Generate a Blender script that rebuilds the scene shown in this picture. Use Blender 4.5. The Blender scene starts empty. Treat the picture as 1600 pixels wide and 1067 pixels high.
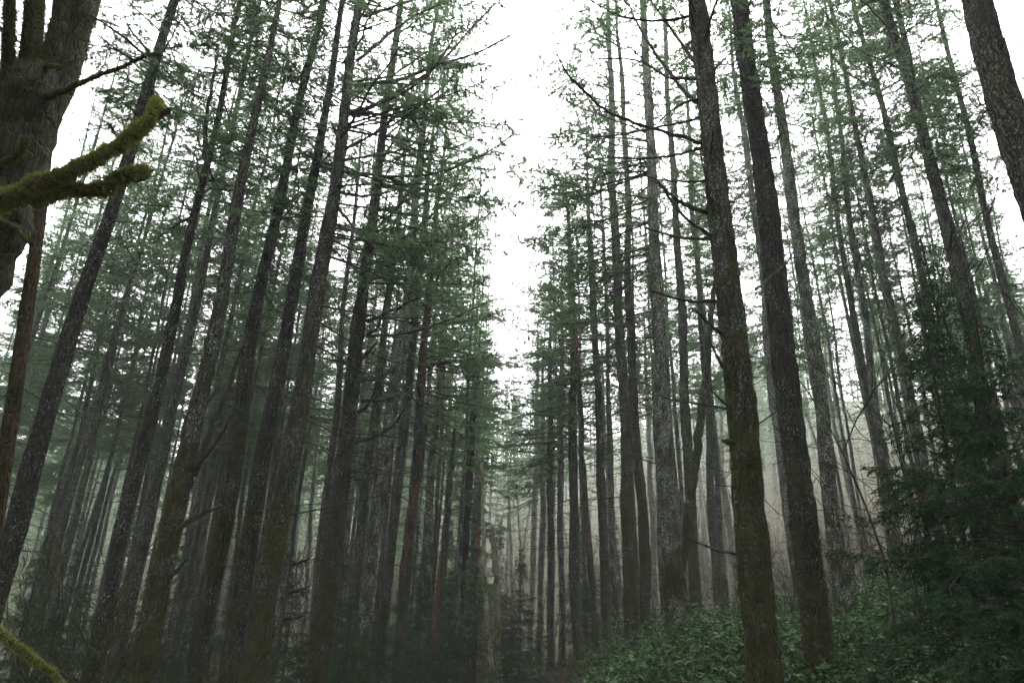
import bpy, math, random
import numpy as np
from mathutils import Vector, Matrix, Quaternion

SC = bpy.context.scene
COL = SC.collection
R = math.radians
rng = np.random.default_rng(11)

# ------------------------------------------------------------------ camera
FPX = 1111.0                       # focal length in pixels of the 1600 px wide photograph (25 mm lens)
PITCH, ROLL = R(22.0), R(1.45)
CAM = np.array([0.0, 0.0, 1.65])
_F = np.array([0, math.cos(PITCH), math.sin(PITCH)])
_U0 = np.array([0, -math.sin(PITCH), math.cos(PITCH)])
_X = np.array([1.0, 0, 0])
_Rt = math.cos(ROLL) * _X + math.sin(ROLL) * _U0
_Up = -math.sin(ROLL) * _X + math.cos(ROLL) * _U0
cam_data = bpy.data.cameras.new('camera')
cam_data.sensor_width = 36.0
cam_data.lens = 36.0 * FPX / 1600.0
cam_data.clip_start = 0.1
cam_data.clip_end = 1500.0
cam = bpy.data.objects.new('camera', cam_data)
COL.objects.link(cam)
M = Matrix(((_Rt[0], _Up[0], -_F[0], CAM[0]), (_Rt[1], _Up[1], -_F[1], CAM[1]), (_Rt[2], _Up[2], -_F[2], CAM[2]), (0, 0, 0, 1)))
cam.matrix_world = M
SC.camera = cam

# ------------------------------------------------------------------ sky, sun, exposure
SUN_EL, SUN_AZ = R(48), R(10)      # behind thin cloud, ahead of the camera
world = bpy.data.worlds.new('World')
SC.world = world
world.use_nodes = True
wn, wl = world.node_tree.nodes, world.node_tree.links
wn.clear()
wo = wn.new('ShaderNodeOutputWorld')
bg = wn.new('ShaderNodeBackground')
sky = wn.new('ShaderNodeTexSky')
sky.sky_type = 'NISHITA'
sky.sun_disc = False
sky.sun_elevation = SUN_EL
sky.sun_rotation = SUN_AZ
sky.dust_density = 4.0
hs = wn.new('ShaderNodeHueSaturation')
hs.inputs['Saturation'].default_value = 0.10
hs.inputs['Value'].default_value = 1.0
mixc = wn.new('ShaderNodeMixRGB')
mixc.inputs[0].default_value = 0.7
mixc.inputs[2].default_value = (13.0, 13.0, 13.4, 1)     # the even cloud layer
wl.new(sky.outputs[0], hs.inputs['Color'])
wl.new(hs.outputs[0], mixc.inputs[1])
wl.new(mixc.outputs[0], bg.inputs[0])
bg.inputs[1].default_value = 0.13
wl.new(bg.outputs[0], wo.inputs[0])

sun_d = bpy.data.lights.new('sun', 'SUN')
sun_d.energy = 1.0
sun_d.angle = R(25)
sun_d.color = (1.0, 0.97, 0.92)
sun = bpy.data.objects.new('sun', sun_d)
sdir = Vector((math.sin(SUN_AZ) * math.cos(SUN_EL), math.cos(SUN_AZ) * math.cos(SUN_EL), math.sin(SUN_EL)))
sun.rotation_euler = sdir.to_track_quat('Z', 'Y').to_euler()
sun.location = (0, 0, 60)
COL.objects.link(sun)

SC.view_settings.view_transform = 'Standard'
SC.view_settings.look = 'None'
SC.view_settings.gamma = 1.0
SC.view_settings.exposure = 2.35
SC.render.engine = 'CYCLES'
SC.cycles.max_bounces = 6
SC.cycles.diffuse_bounces = 3
SC.cycles.glossy_bounces = 1
SC.cycles.transmission_bounces = 2
SC.cycles.volume_bounces = 1
SC.cycles.caustics_reflective = False
SC.cycles.caustics_refractive = False
SC.cycles.sample_clamp_indirect = 3.0

# ------------------------------------------------------------------ helpers: naming
def tag(o, label=None, cat=None, group=None, kind=None):
    if label: o['label'] = label
    if cat: o['category'] = cat
    if group: o['group'] = group
    if kind: o['kind'] = kind
    return o

def empty(name, loc):
    o = bpy.data.objects.new(name, None)
    o.location = tuple(float(c) for c in loc)
    o.empty_display_size = 0.3
    COL.objects.link(o)
    return o

def link(name, me, parent=None, loc=(0, 0, 0)):
    o = bpy.data.objects.new(name, me)
    o.location = tuple(float(c) for c in loc)
    COL.objects.link(o)
    if parent is not None: o.parent = parent
    return o

# ------------------------------------------------------------------ helpers: geometry
def norm(v):
    return v / np.maximum(np.linalg.norm(v, axis=-1, keepdims=True), 1e-9)

def make_mesh(name, parts, mats, smooth=True):
    """parts: list of (V (n,3), F (m,3 or 4), material index)."""
    vs, starts, loops, mi, off, ls = [], [], [], [], 0, 0
    for V, Fc, m in parts:
        V = np.asarray(V, dtype=np.float32).reshape(-1, 3)
        Fc = np.asarray(Fc, dtype=np.int32)
        if len(Fc) == 0: continue
        k = Fc.shape[1]
        vs.append(V)
        loops.append((Fc + off).ravel())
        starts.append(ls + np.arange(len(Fc), dtype=np.int32) * k)
        mi.append(np.full(len(Fc), m, dtype=np.int32))
        off += len(V); ls += Fc.size
    me = bpy.data.meshes.new(name)
    vs = np.concatenate(vs); loops = np.concatenate(loops).astype(np.int32)
    starts = np.concatenate(starts).astype(np.int32); mi = np.concatenate(mi)
    me.vertices.add(len(vs)); me.vertices.foreach_set('co', vs.ravel())
    me.loops.add(len(loops)); me.loops.foreach_set('vertex_index', loops)
    me.polygons.add(len(starts)); me.polygons.foreach_set('loop_start', starts)
    for m in mats: me.materials.append(m)
    me.polygons.foreach_set('material_index', mi)
    me.polygons.foreach_set('use_smooth', np.full(len(starts), smooth, dtype=bool))
    me.update(calc_edges=True)
    me.validate()
    return me

def tubes(P, Rr, k=4):
    """P (B,n,3) paths, Rr (B,n) radii -> V, quads"""
    P = np.asarray(P, float); Rr = np.asarray(Rr, float)
    if P.ndim == 2: P = P[None]; Rr = Rr[None]
    B, n, _ = P.shape
    T = norm(np.gradient(P, axis=1))
    ref = np.where(np.abs(T[:, :1, 2:3]) > 0.8, np.array([1.0, 0, 0]), np.array([0, 0, 1.0]))
    A = norm(np.cross(T, ref)); Bn = np.cross(T, A)
    a = np.arange(k) * 2 * math.pi / k
    V = P[:, :, None] + Rr[:, :, None, None] * (A[:, :, None] * np.cos(a)[None, None, :, None] + Bn[:, :, None] * np.sin(a)[None, None, :, None])
    idx = np.arange(B * n * k).reshape(B, n, k)
    i0 = idx[:, :-1]; i1 = idx[:, 1:]
    Q = np.stack([i0, np.roll(i0, -1, 2), np.roll(i1, -1, 2), i1], -1).reshape(-1, 4)
    return V.reshape(-1, 3), Q

def blades(P, D, L, W, g=None):
    """one slim triangle per base point"""
    g = g or rng
    side = norm(np.cross(D, norm(g.normal(size=P.shape))))
    V = np.stack([P - side * W[:, None] / 2, P + side * W[:, None] / 2, P + D * L[:, None]], 1)
    return V.reshape(-1, 3), np.arange(len(P) * 3).reshape(-1, 3)

def _h(i, j, k):
    n = (i * 374761393 + j * 668265263 + k * 2147483647 + 1013904223) & 0xffffffff
    n = ((n ^ (n >> 13)) * 1274126177) & 0xffffffff
    return ((n ^ (n >> 16)) & 0xffff) / 65535.0

def vnoise(P):
    P = np.asarray(P, float)
    I = np.floor(P).astype(np.int64); f = P - I; f = f * f * (3 - 2 * f)
    r = 0
    for a in (0, 1):
        for b in (0, 1):
            for c in (0, 1):
                w = (f[..., 0] if a else 1 - f[..., 0]) * (f[..., 1] if b else 1 - f[..., 1]) * (f[..., 2] if c else 1 - f[..., 2])
                r = r + w * _h(I[..., 0] + a, I[..., 1] + b, I[..., 2] + c)
    return r * 2 - 1

def catmull(P, m=5):
    P = np.asarray(P, float)
    if len(P) < 3: return np.array([P[0] + (P[-1] - P[0]) * t for t in np.linspace(0, 1, m + 1)])
    Q = np.vstack([2 * P[0] - P[1], P, 2 * P[-1] - P[-2]])
    out = []
    for i in range(1, len(Q) - 2):
        p0, p1, p2, p3 = Q[i - 1], Q[i], Q[i + 1], Q[i + 2]
        for t in np.arange(m) / m:
            out.append(0.5 * (2 * p1 + (p2 - p0) * t + (2 * p0 - 5 * p1 + 4 * p2 - p3) * t * t + (3 * p1 - p0 - 3 * p2 + p3) * t ** 3))
    out.append(P[-1])
    return np.array(out)

# survey: a sight line of the photograph, turned into a point at a real distance
def sight(x, y):
    return _F + _Rt * (x - 800.0) / FPX - _Up * (y - 533.5) / FPX

def at(x, y, Y):
    d = sight(x, y)
    return CAM + d * (Y / d[1])

def px_of(p):
    v = np.asarray(p) - CAM
    t = v @ _F
    return 800 + FPX * (v @ _Rt) / t, 533.5 - FPX * (v @ _Up) / t

def sstep(a, b, x):
    t = np.clip((x - a) / (b - a), 0, 1)
    return t * t * (3 - 2 * t)

def ground_z(x, y):
    x = np.asarray(x, float); y = np.asarray(y, float)
    bank = 1.45 * sstep(1.6, 4.6, x) + 0.16 * np.clip(x - 4.6, 0, 60)
    bank = bank * (0.12 + 0.88 * sstep(8, 17, y)) * (1 - 0.35 * sstep(26, 36, y))
    left = -1.2 * sstep(-0.5, 7, -x) * sstep(-2, 8, y) - 0.5 * sstep(16, 34, y) * (1 - sstep(1.5, 4, x))
    hill = 0.30 * np.clip(y - 62, 0, 200) * sstep(62, 90, y) + 0.22 * np.clip(x - 16, 0, 80) * sstep(35, 80, y)
    bump = 0.12 * vnoise(np.stack([x * 0.5, y * 0.5, x * 0], -1)) + 0.05 * vnoise(np.stack([x * 1.7, y * 1.7, x * 0 + 5], -1))
    return bank + left + hill + bump

# ------------------------------------------------------------------ materials
def new_mat(name):
    m = bpy.data.materials.new(name); m.use_nodes = True
    n, l = m.node_tree.nodes, m.node_tree.links
    n.clear()
    out = n.new('ShaderNodeOutputMaterial')
    return m, n, l, out

def nd(n, t, **kw):
    o = n.new(t)
    for k, v in kw.items():
        if k.startswith('i_'):
            o.inputs[k[2:].replace('_', ' ')].default_value = v
        else: setattr(o, k, v)
    return o

def ramp(n, l, src, stops):
    r = n.new('ShaderNodeValToRGB')
    e = r.color_ramp.elements
    while len(e) < len(stops): e.new(0.5)
    for i, (p, c) in enumerate(stops):
        e[i].position = p
        e[i].color = (c, c, c, 1) if not isinstance(c, tuple) else (*c, 1)
    l.new(src, r.inputs[0])
    return r.outputs[0]

def math_(n, l, op, a, b, clamp=False):
    m = n.new('ShaderNodeMath'); m.operation = op; m.use_clamp = clamp
    for i, v in enumerate((a, b)):
        if isinstance(v, (int, float)): m.inputs[i].default_value = v
        else: l.new(v, m.inputs[i])
    return m.outputs[0]

def mixrgb(n, l, f, a, b, mode='MIX'):
    m = n.new('ShaderNodeMixRGB'); m.blend_type = mode
    for i, v in enumerate((f, a, b)):
        if isinstance(v, (int, float)): m.inputs[i].default_value = v
        elif isinstance(v, tuple): m.inputs[i].default_value = (*v, 1)
        else: l.new(v, m.inputs[i])
    return m.outputs[0]

def bark(name, dark=(.007, .006, .005), light=(.066, .064, .048), lichen=.35, lich_col=(.29, .34, .26), moss=.3, moss_h=9.0,
         moss_col=(.028, .036, .007), moss_col2=(.062, .058, .014), red=0.0):
    m, n, l, out = new_mat(name)
    tc = n.new('ShaderNodeTexCoord'); oi = n.new('ShaderNodeObjectInfo')
    off = nd(n, 'ShaderNodeVectorMath', operation='SCALE'); off.inputs[0].default_value = (37, 53, 0)
    l.new(oi.outputs['Random'], off.inputs['Scale'])
    add = nd(n, 'ShaderNodeVectorMath', operation='ADD')
    l.new(tc.outputs['Object'], add.inputs[0]); l.new(off.outputs[0], add.inputs[1])
    mp = n.new('ShaderNodeMapping'); mp.inputs['Scale'].default_value = (1, 1, .22)
    l.new(add.outputs[0], mp.inputs[0])
    mp2 = n.new('ShaderNodeMapping'); mp2.inputs['Scale'].default_value = (1, 1, .6)
    l.new(add.outputs[0], mp2.inputs[0])
    n1 = nd(n, 'ShaderNodeTexNoise', i_Scale=16.0, i_Detail=6.0, i_Roughness=.65); l.new(mp.outputs[0], n1.inputs['Vector'])
    vor = nd(n, 'ShaderNodeTexVoronoi', feature='DISTANCE_TO_EDGE', i_Scale=20.0); l.new(mp.outputs[0], vor.inputs['Vector'])
    base = ramp(n, l, n1.outputs[0], [(.35, dark), (.68, light)])
    crack = ramp(n, l, vor.outputs[0], [(0.0, .35), (.12, 1.0)])
    base = mixrgb(n, l, 1.0, base, crack, 'MULTIPLY')
    if red > 0:
        nr = nd(n, 'ShaderNodeTexNoise', i_Scale=2.2, i_Detail=2.0); l.new(mp.outputs[0], nr.inputs['Vector'])
        fr = ramp(n, l, nr.outputs[0], [(.62 - red * .25, 0.0), (.68 - red * .25, 1.0)])
        base = mixrgb(n, l, fr, base, (.12, .046, .028))
    # lichen: pale flecks and streaks on the plates
    n2 = nd(n, 'ShaderNodeTexNoise', i_Scale=34.0, i_Detail=5.0, i_Roughness=.7); l.new(mp2.outputs[0], n2.inputs['Vector'])
    n3 = nd(n, 'ShaderNodeTexNoise', i_Scale=3.2, i_Detail=4.0); l.new(mp2.outputs[0], n3.inputs['Vector'])
    big = ramp(n, l, n3.outputs[0], [(.38, .12), (.60, 1.15)])
    fl = ramp(n, l, n2.outputs[0], [(.60 - .16 * lichen, 0.0), (.70 - .16 * lichen, 1.0)])
    fl = math_(n, l, 'MULTIPLY', fl, big)
    fl = math_(n, l, 'MULTIPLY', fl, min(1.0, .35 + lichen))
    base = mixrgb(n, l, fl, base, lich_col)
    # moss: bands and sleeves, thicker near the foot of the tree
    sep = n.new('ShaderNodeSeparateXYZ'); l.new(tc.outputs['Object'], sep.inputs[0])
    hm = nd(n, 'ShaderNodeMapRange'); hm.inputs['From Max'].default_value = moss_h
    hm.inputs['To Min'].default_value = .22; hm.inputs['To Max'].default_value = -.16
    l.new(sep.outputs['Z'], hm.inputs['Value'])
    n4 = nd(n, 'ShaderNodeTexNoise', i_Scale=2.6, i_Detail=5.0, i_Roughness=.6); l.new(mp2.outputs[0], n4.inputs['Vector'])
    mm = math_(n, l, 'ADD', n4.outputs[0], hm.outputs[0])
    fm = ramp(n, l, mm, [(.66 - .3 * moss, 0.0), (.76 - .3 * moss, 1.0)])
    n5 = nd(n, 'ShaderNodeTexNoise', i_Scale=5.0, i_Detail=3.0); l.new(add.outputs[0], n5.inputs['Vector'])
    mc = ramp(n, l, n5.outputs[0], [(.35, moss_col), (.62, moss_col2)])
    mc = mixrgb(n, l, 1.0, mc, ramp(n, l, n2.outputs[0], [(.35, .35), (.7, 1.3)]), 'MULTIPLY')
    base = mixrgb(n, l, fm, base, mc)
    rb = nd(n, 'ShaderNodeMapRange'); rb.inputs['To Min'].default_value = .75; rb.inputs['To Max'].default_value = 1.3
    l.new(oi.outputs['Random'], rb.inputs['Value'])
    base = mixrgb(n, l, 1.0, base, rb.outputs[0], 'MULTIPLY')
    hgt = math_(n, l, 'ADD', crack, n1.outputs[0])
    hgt = math_(n, l, 'ADD', hgt, math_(n, l, 'MULTIPLY', n2.outputs[0], .6))
    bp = nd(n, 'ShaderNodeBump', i_Strength=1.0, i_Distance=.05); l.new(hgt, bp.inputs['Height'])
    bs = nd(n, 'ShaderNodeBsdfPrincipled', i_Roughness=.85)
    bs.inputs['Specular IOR Level'].default_value = .25
    l.new(base, bs.inputs['Base Color']); l.new(bp.outputs[0], bs.inputs['Normal'])
    l.new(bs.outputs[0], out.inputs[0])
    return m

def leafy(name, c1, c2, rough=.6, trans=.35, spec=.3, scale=2.0):
    m, n, l, out = new_mat(name)
    g = n.new('ShaderNodeNewGeometry'); tc = n.new('ShaderNodeTexCoord'); oi = n.new('ShaderNodeObjectInfo')
    ns = nd(n, 'ShaderNodeTexNoise', i_Scale=scale, i_Detail=3.0); l.new(tc.outputs['Object'], ns.inputs['Vector'])
    f = math_(n, l, 'ADD', math_(n, l, 'MULTIPLY', ns.outputs[0], .7), math_(n, l, 'MULTIPLY', g.outputs['Random Per Island'], .5))
    c = ramp(n, l, f, [(.3, c1), (.8, c2)])
    rb = nd(n, 'ShaderNodeMapRange'); rb.inputs['To Min'].default_value = .75; rb.inputs['To Max'].default_value = 1.25
    l.new(oi.outputs['Random'], rb.inputs['Value'])
    c = mixrgb(n, l, 1.0, c, rb.outputs[0], 'MULTIPLY')
    bs = nd(n, 'ShaderNodeBsdfPrincipled', i_Roughness=rough); bs.inputs['Specular IOR Level'].default_value = spec
    l.new(c, bs.inputs['Base Color'])
    tr = n.new('ShaderNodeBsdfTranslucent'); l.new(c, tr.inputs[0])
    mx = n.new('ShaderNodeMixShader'); mx.inputs[0].default_value = trans
    l.new(bs.outputs[0], mx.inputs[1]); l.new(tr.outputs[0], mx.inputs[2]); l.new(mx.outputs[0], out.inputs[0])
    return m

def plain(name, c1, c2, scale=20.0, rough=.85):
    m, n, l, out = new_mat(name)
    tc = n.new('ShaderNodeTexCoord')
    ns = nd(n, 'ShaderNodeTexNoise', i_Scale=scale, i_Detail=5.0); l.new(tc.outputs['Object'], ns.inputs['Vector'])
    c = ramp(n, l, ns.outputs[0], [(.35, c1), (.68, c2)])
    bs = nd(n, 'ShaderNodeBsdfPrincipled', i_Roughness=rough); bs.inputs['Specular IOR Level'].default_value = .25
    bp = nd(n, 'ShaderNodeBump', i_Strength=.6, i_Distance=.02); l.new(ns.outputs[0], bp.inputs['Height'])
    l.new(c, bs.inputs['Base Color']); l.new(bp.outputs[0], bs.inputs['Normal']); l.new(bs.outputs[0], out.inputs[0])
    return m

MB = {
    'plain': bark('bark_grey', lichen=.45, moss=.15),
    'dark': bark('bark_dark', dark=(.005, .005, .004), light=(.042, .040, .032), lichen=.35, moss=.2),
    'mossy': bark('bark_mossy', lichen=.45, moss=.38, moss_h=14),
    'brown': bark('bark_brown_moss', lichen=.15, moss=.95, moss_h=30, moss_col=(.035, .032, .010), moss_col2=(.080, .050, .018)),
    'lichen': bark('bark_lichen', light=(.09, .09, .07), lichen=.7, lich_col=(.34, .38, .31), moss=.15),
    'red': bark('bark_red', lichen=.35, moss=.2, red=.45),
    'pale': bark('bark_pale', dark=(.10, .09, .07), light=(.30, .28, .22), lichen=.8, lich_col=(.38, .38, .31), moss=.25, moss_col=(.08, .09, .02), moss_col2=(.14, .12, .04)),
}
M_TWIG = plain('twig_bark', (.014, .013, .010), (.042, .040, .030))
M_DEADBR = plain('dead_branch_bark', (.014, .013, .010), (.050, .048, .032), 12)
M_NEEDLE = leafy('needles', (.055, .115, .046), (.130, .195, .100), trans=.68, spec=.1)
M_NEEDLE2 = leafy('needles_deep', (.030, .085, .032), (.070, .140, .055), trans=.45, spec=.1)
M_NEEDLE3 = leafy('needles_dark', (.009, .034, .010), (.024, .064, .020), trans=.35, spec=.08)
M_SALAL = leafy('salal_leaves', (.009, .034, .006), (.036, .095, .014), rough=.36, trans=.3, spec=.2, scale=1.2)
M_MOSS = leafy('moss_fuzz', (.105, .125, .028), (.24, .26, .075), rough=.9, trans=.3, spec=.1, scale=6.0)
M_MOSSB = plain('moss_brown', (.030, .026, .008), (.075, .060, .018), 8)
M_WOOD = plain('broken_wood', (.035, .022, .015), (.10, .062, .042), 25)
M_FERN = leafy('fern_leaves', (.022, .050, .014), (.050, .095, .025), trans=.3)
M_FAR = leafy('far_needles', (.045, .080, .034), (.090, .130, .065), trans=.4, scale=.15, spec=.1)
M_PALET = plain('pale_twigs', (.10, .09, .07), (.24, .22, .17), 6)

def ground_mat():
    m, n, l, out = new_mat('forest_floor')
    tc = n.new('ShaderNodeTexCoord')
    a = nd(n, 'ShaderNodeTexNoise', i_Scale=.7, i_Detail=8.0, i_Roughness=.6); l.new(tc.outputs['Object'], a.inputs['Vector'])
    b = nd(n, 'ShaderNodeTexNoise', i_Scale=14.0, i_Detail=6.0, i_Roughness=.7); l.new(tc.outputs['Object'], b.inputs['Vector'])
    c1 = ramp(n, l, b.outputs[0], [(.3, (.012, .009, .006)), (.7, (.060, .042, .026))])
    c2 = ramp(n, l, b.outputs[0], [(.3, (.014, .022, .007)), (.7, (.045, .060, .018))])
    f = ramp(n, l, a.outputs[0], [(.42, 0.0), (.58, 1.0)])
    c = mixrgb(n, l, f, c1, c2)
    bs = nd(n, 'ShaderNodeBsdfPrincipled', i_Roughness=.95); bs.inputs['Specular IOR Level'].default_value = .1
    bp = nd(n, 'ShaderNodeBump', i_Strength=1.0, i_Distance=.08); l.new(b.outputs[0], bp.inputs['Height'])
    l.new(c, bs.inputs['Base Color']); l.new(bp.outputs[0], bs.inputs['Normal']); l.new(bs.outputs[0], out.inputs[0])
    return m

# ------------------------------------------------------------------ setting: the ground
def build_ground():
    t = np.linspace(-1, 1, 241); xs = 190 * np.sign(t) * np.abs(t) ** 1.8
    u = np.linspace(0, 1, 261); ys = -60 + 330 * (0.18 * u / 1 + 0.82 * u ** 2.2)
    Xg, Yg = np.meshgrid(xs, ys)
    V = np.stack([Xg, Yg, ground_z(Xg, Yg)], -1).reshape(-1, 3)
    nx, ny = len(xs), len(ys)
    i = np.arange(nx * ny).reshape(ny, nx)
    Q = np.stack([i[:-1, :-1], i[:-1, 1:], i[1:, 1:], i[1:, :-1]], -1).reshape(-1, 4)
    o = link('ground', make_mesh('ground', [(V, Q, 0)], [ground_mat()]))
    tag(o, kind='structure')
build_ground()

# ------------------------------------------------------------------ trees: trunk, crown
def trunk_mesh(name, P0, P1, d0, d1, H, mat, seed, nseg=20, step=.09, flare=.45, hidden_top=14.0, lump=1.0, bend=.05, rtop=None):
    """trunk from its foot (local origin) up the line P0->P1 (local coordinates); returns mesh and axis function"""
    ax = (P1 - P0) / (P1[2] - P0[2])
    foot = P0 + ax * (0 - P0[2])
    def axis(z):
        z = np.asarray(z, float)
        w = bend * np.sin(z * .35 + seed) + bend * .6 * np.sin(z * .9 + seed * 2.1)
        w2 = bend * np.sin(z * .41 + seed * 1.7)
        return np.stack([foot[0] + ax[0] * z + w, foot[1] + ax[1] * z + w2, z], -1)
    zs = np.concatenate([np.arange(-.35, hidden_top, step), np.arange(hidden_top, H, step * 4), [H]])
    slope = (d0 - d1) / 2 / (P1[2] - P0[2])
    r = d0 / 2 - slope * (zs - P0[2])
    rmin = .02
    top = np.clip((H - zs) / (H * .45), 0, 1) * d0 / 2
    r = np.minimum(r, np.maximum(top, rmin)); r = np.maximum(r, rmin)
    r = r * (1 + flare * np.exp(-np.clip(zs + .1, 0, 9) / .35)) 
    a = np.arange(nseg) * 2 * math.pi / nseg
    C = axis(zs)
    D = np.stack([np.cos(a), np.sin(a), a * 0], -1)
    V = C[:, None] + r[:, None, None] * D[None]
    q = np.stack([np.broadcast_to(np.cos(a), (len(zs), nseg)) * 3 + seed, np.broadcast_to(np.sin(a), (len(zs), nseg)) * 3, np.broadcast_to(zs[:, None], (len(zs), nseg)) * 1.1], -1)
    dsp = .16 * vnoise(q) + .10 * vnoise(q * np.array([2.6, 2.6, 2.3]) + 9) + .07 * vnoise(q * np.array([5, 5, 6.0]) + 3) + (.07 * vnoise(q * np.array([11, 11, 5.0]) + 31) if nseg > 25 else 0)
    root = .30 * np.clip(vnoise(q * np.array([1.0, 1.0, .1]) + 21), 0, 1) * np.exp(-np.clip(zs, 0, 9) / .5)[:, None]
    V = V + (r[:, None] * (dsp * lump + root))[:, :, None] * D[None]
    n = len(zs)
    i = np.arange(n * nseg).reshape(n, nseg)
    Q = np.stack([i[:-1], np.roll(i[:-1], -1, 1), np.roll(i[1:], -1, 1), i[1:]], -1).reshape(-1, 4)
    me = make_mesh(name, [(V.reshape(-1, 3), Q, 0)], [mat])
    return me, axis, (lambda z: float(np.interp(z, zs, r)))

def crown_mesh(name, seed, H=30.0, live0=12.0, dead0=3.5, nlive=95, ndead=60, Lmax=2.7, deadL=1.6, droop=.10, upz=.55, tw=.15, needle=.075,
               nw=.015, nq=15, bare=.18, oneside=0.0, mats=None, rtr=.12, hang=.1, elow=-8, ehigh=50, power=.75):
    g = np.random.default_rng(seed)
    parts = []
    n = 8; s = np.linspace(0, 1, n)
    def paths(h, az, L, el, dr, up):
        hor = np.stack([np.cos(az), np.sin(az), az * 0], -1)
        sd = np.stack([-np.sin(az), np.cos(az), az * 0], -1)
        wob = g.normal(size=(len(h), 1)) * .08
        x = L[:, None] * s * np.cos(el)[:, None] + rtr * .5
        z = L[:, None] * (s * np.sin(el)[:, None] - dr[:, None] * s ** 2 * 1.6 + up[:, None] * s ** 3)
        y = L[:, None] * wob * s ** 2 + L[:, None] * .03 * g.normal(size=(len(h), n)) * s
        P = hor[:, None] * x[:, :, None] + sd[:, None] * y[:, :, None]
        P[:, :, 2] += h[:, None] + z
        return P
    # live branches
    h = np.sort(live0 + (H * .985 - live0) * g.random(nlive) ** 1.05)
    u = (h - live0) / (H - live0)
    az = g.random(nlive) * 2 * math.pi
    if oneside > 0:
        k = g.random(nlive) < oneside
        az = np.where(k, g.normal(size=nlive) * .7, az)
    L = Lmax * np.clip((1 - u) ** power, .06, 1) * np.minimum(1, .6 + u * 2.2) * g.uniform(.55, 1.15, nlive)
    if oneside > 0: L = L * (1 + .55 * oneside * np.cos(az))
    el = np.radians(elow + (ehigh - elow) * u + g.normal(size=nlive) * 9)
    P = paths(h, az, L, el, np.full(nlive, droop) * g.uniform(.4, 1.5, nlive), np.full(nlive, droop * upz))
    rad = (.005 + .0075 * L)[:, None] * (1 - .85 * s)
    parts.append((*tubes(P, rad, 4), 0))
    # twigs on live branches
    tb, td, tl = [], [], []
    for b in range(nlive):
        m = max(3, int(L[b] * (1 - bare) / tw * 2))
        st = bare + (1 - bare) * g.random(m) ** .85
        f = st * (n - 1); i = np.minimum(f.astype(int), n - 2); fr = (f - i)[:, None]
        p = P[b, i] * (1 - fr) + P[b, i + 1] * fr
        T = norm(P[b, i + 1] - P[b, i])
        S = norm(np.cross(T, [0, 0, 1.0])) * np.where(np.arange(m) % 2, 1, -1)[:, None]
        d = norm(T * g.uniform(.35, .9, (m, 1)) + S + np.array([0, 0, 1]) * (g.normal(size=(m, 1)) * .28 - hang))
        ln = np.minimum(.16 + .62 * (1 - st) * L[b] / 2.4, .75) * g.uniform(.6, 1.25, m)
        keep = g.random(m) < .92
        tb.append(p[keep]); td.append(d[keep]); tl.append(ln[keep])
    tb = np.concatenate(tb); td = np.concatenate(td); tl = np.concatenate(tl)
    parts.append((*blades(tb, td, tl, .011 + .009 * tl, g), 0))
    q = np.maximum(4, (tl / needle * nq * .35).astype(int))
    idx = np.repeat(np.arange(len(tb)), q)
    st = g.random(len(idx)) ** .9
    bp = tb[idx] + td[idx] * (tl[idx] * st)[:, None]
    bp[:, 2] -= hang * .5 * (tl[idx] * st) ** 2
    side = norm(np.cross(td[idx], norm(g.normal(size=(len(idx), 3)) + np.array([0, 0, 1.6]))))
    side = side * np.where(g.random(len(idx)) < .5, 1, -1)[:, None]
    dd = norm(td[idx] * .75 + side * 1.0 + g.normal(size=(len(idx), 3)) * .22 + np.array([0, 0, -hang * .6]))
    parts.append((*blades(bp, dd, needle * g.uniform(.6, 1.5, len(idx)), nw * g.uniform(.7, 1.3, len(idx)), g), 1))
    # dead branches under the crown
    if ndead:
        h = dead0 + (live0 + 5 - dead0) * g.random(ndead)
        az = g.random(ndead) * 2 * math.pi
        if oneside > 0: az = np.where(g.random(ndead) < oneside * .8, g.normal(size=ndead) * .7, az)
        L = deadL * g.uniform(.15, 1.2, ndead) ** 1.2 * (.55 + .6 * (h - dead0) / (live0 + 5 - dead0))
        if oneside > 0: L = L * (1 + .6 * oneside * np.cos(az))
        el = np.radians(g.normal(size=ndead) * 13 - 6)
        P = paths(h, az, L, el, np.full(ndead, .12) * g.uniform(-.3, 1.6, ndead), g.uniform(.0, .35, ndead))
        parts.append((*tubes(P, (.004 + .0055 * L)[:, None] * (1 - .8 * s), 4), 0))
        tb, td, tl = [], [], []
        for b in range(ndead):
            m = int(L[b] / .22)
            if m < 1: continue
            st = .25 + .75 * g.random(m); f = st * (n - 1); i = np.minimum(f.astype(int), n - 2); fr = (f - i)[:, None]
            p = P[b, i] * (1 - fr) + P[b, i + 1] * fr
            T = norm(P[b, i + 1] - P[b, i]); S = norm(np.cross(T, [0, 0, 1.0])) * np.where(g.random(m) < .5, 1, -1)[:, None]
            d = norm(T * .8 + S * g.uniform(.4, 1, (m, 1)) + g.normal(size=(m, 3)) * .25)
            tb.append(p); td.append(d); tl.append(g.uniform(.08, .45, m) * min(1, L[b]))
        tb = np.concatenate(tb); td = np.concatenate(td); tl = np.concatenate(tl)
        parts.append((*blades(tb, td, tl, np.full(len(tl), .009), g), 0))
    return make_mesh(name, parts, mats or [M_TWIG, M_NEEDLE], smooth=False)

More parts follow.
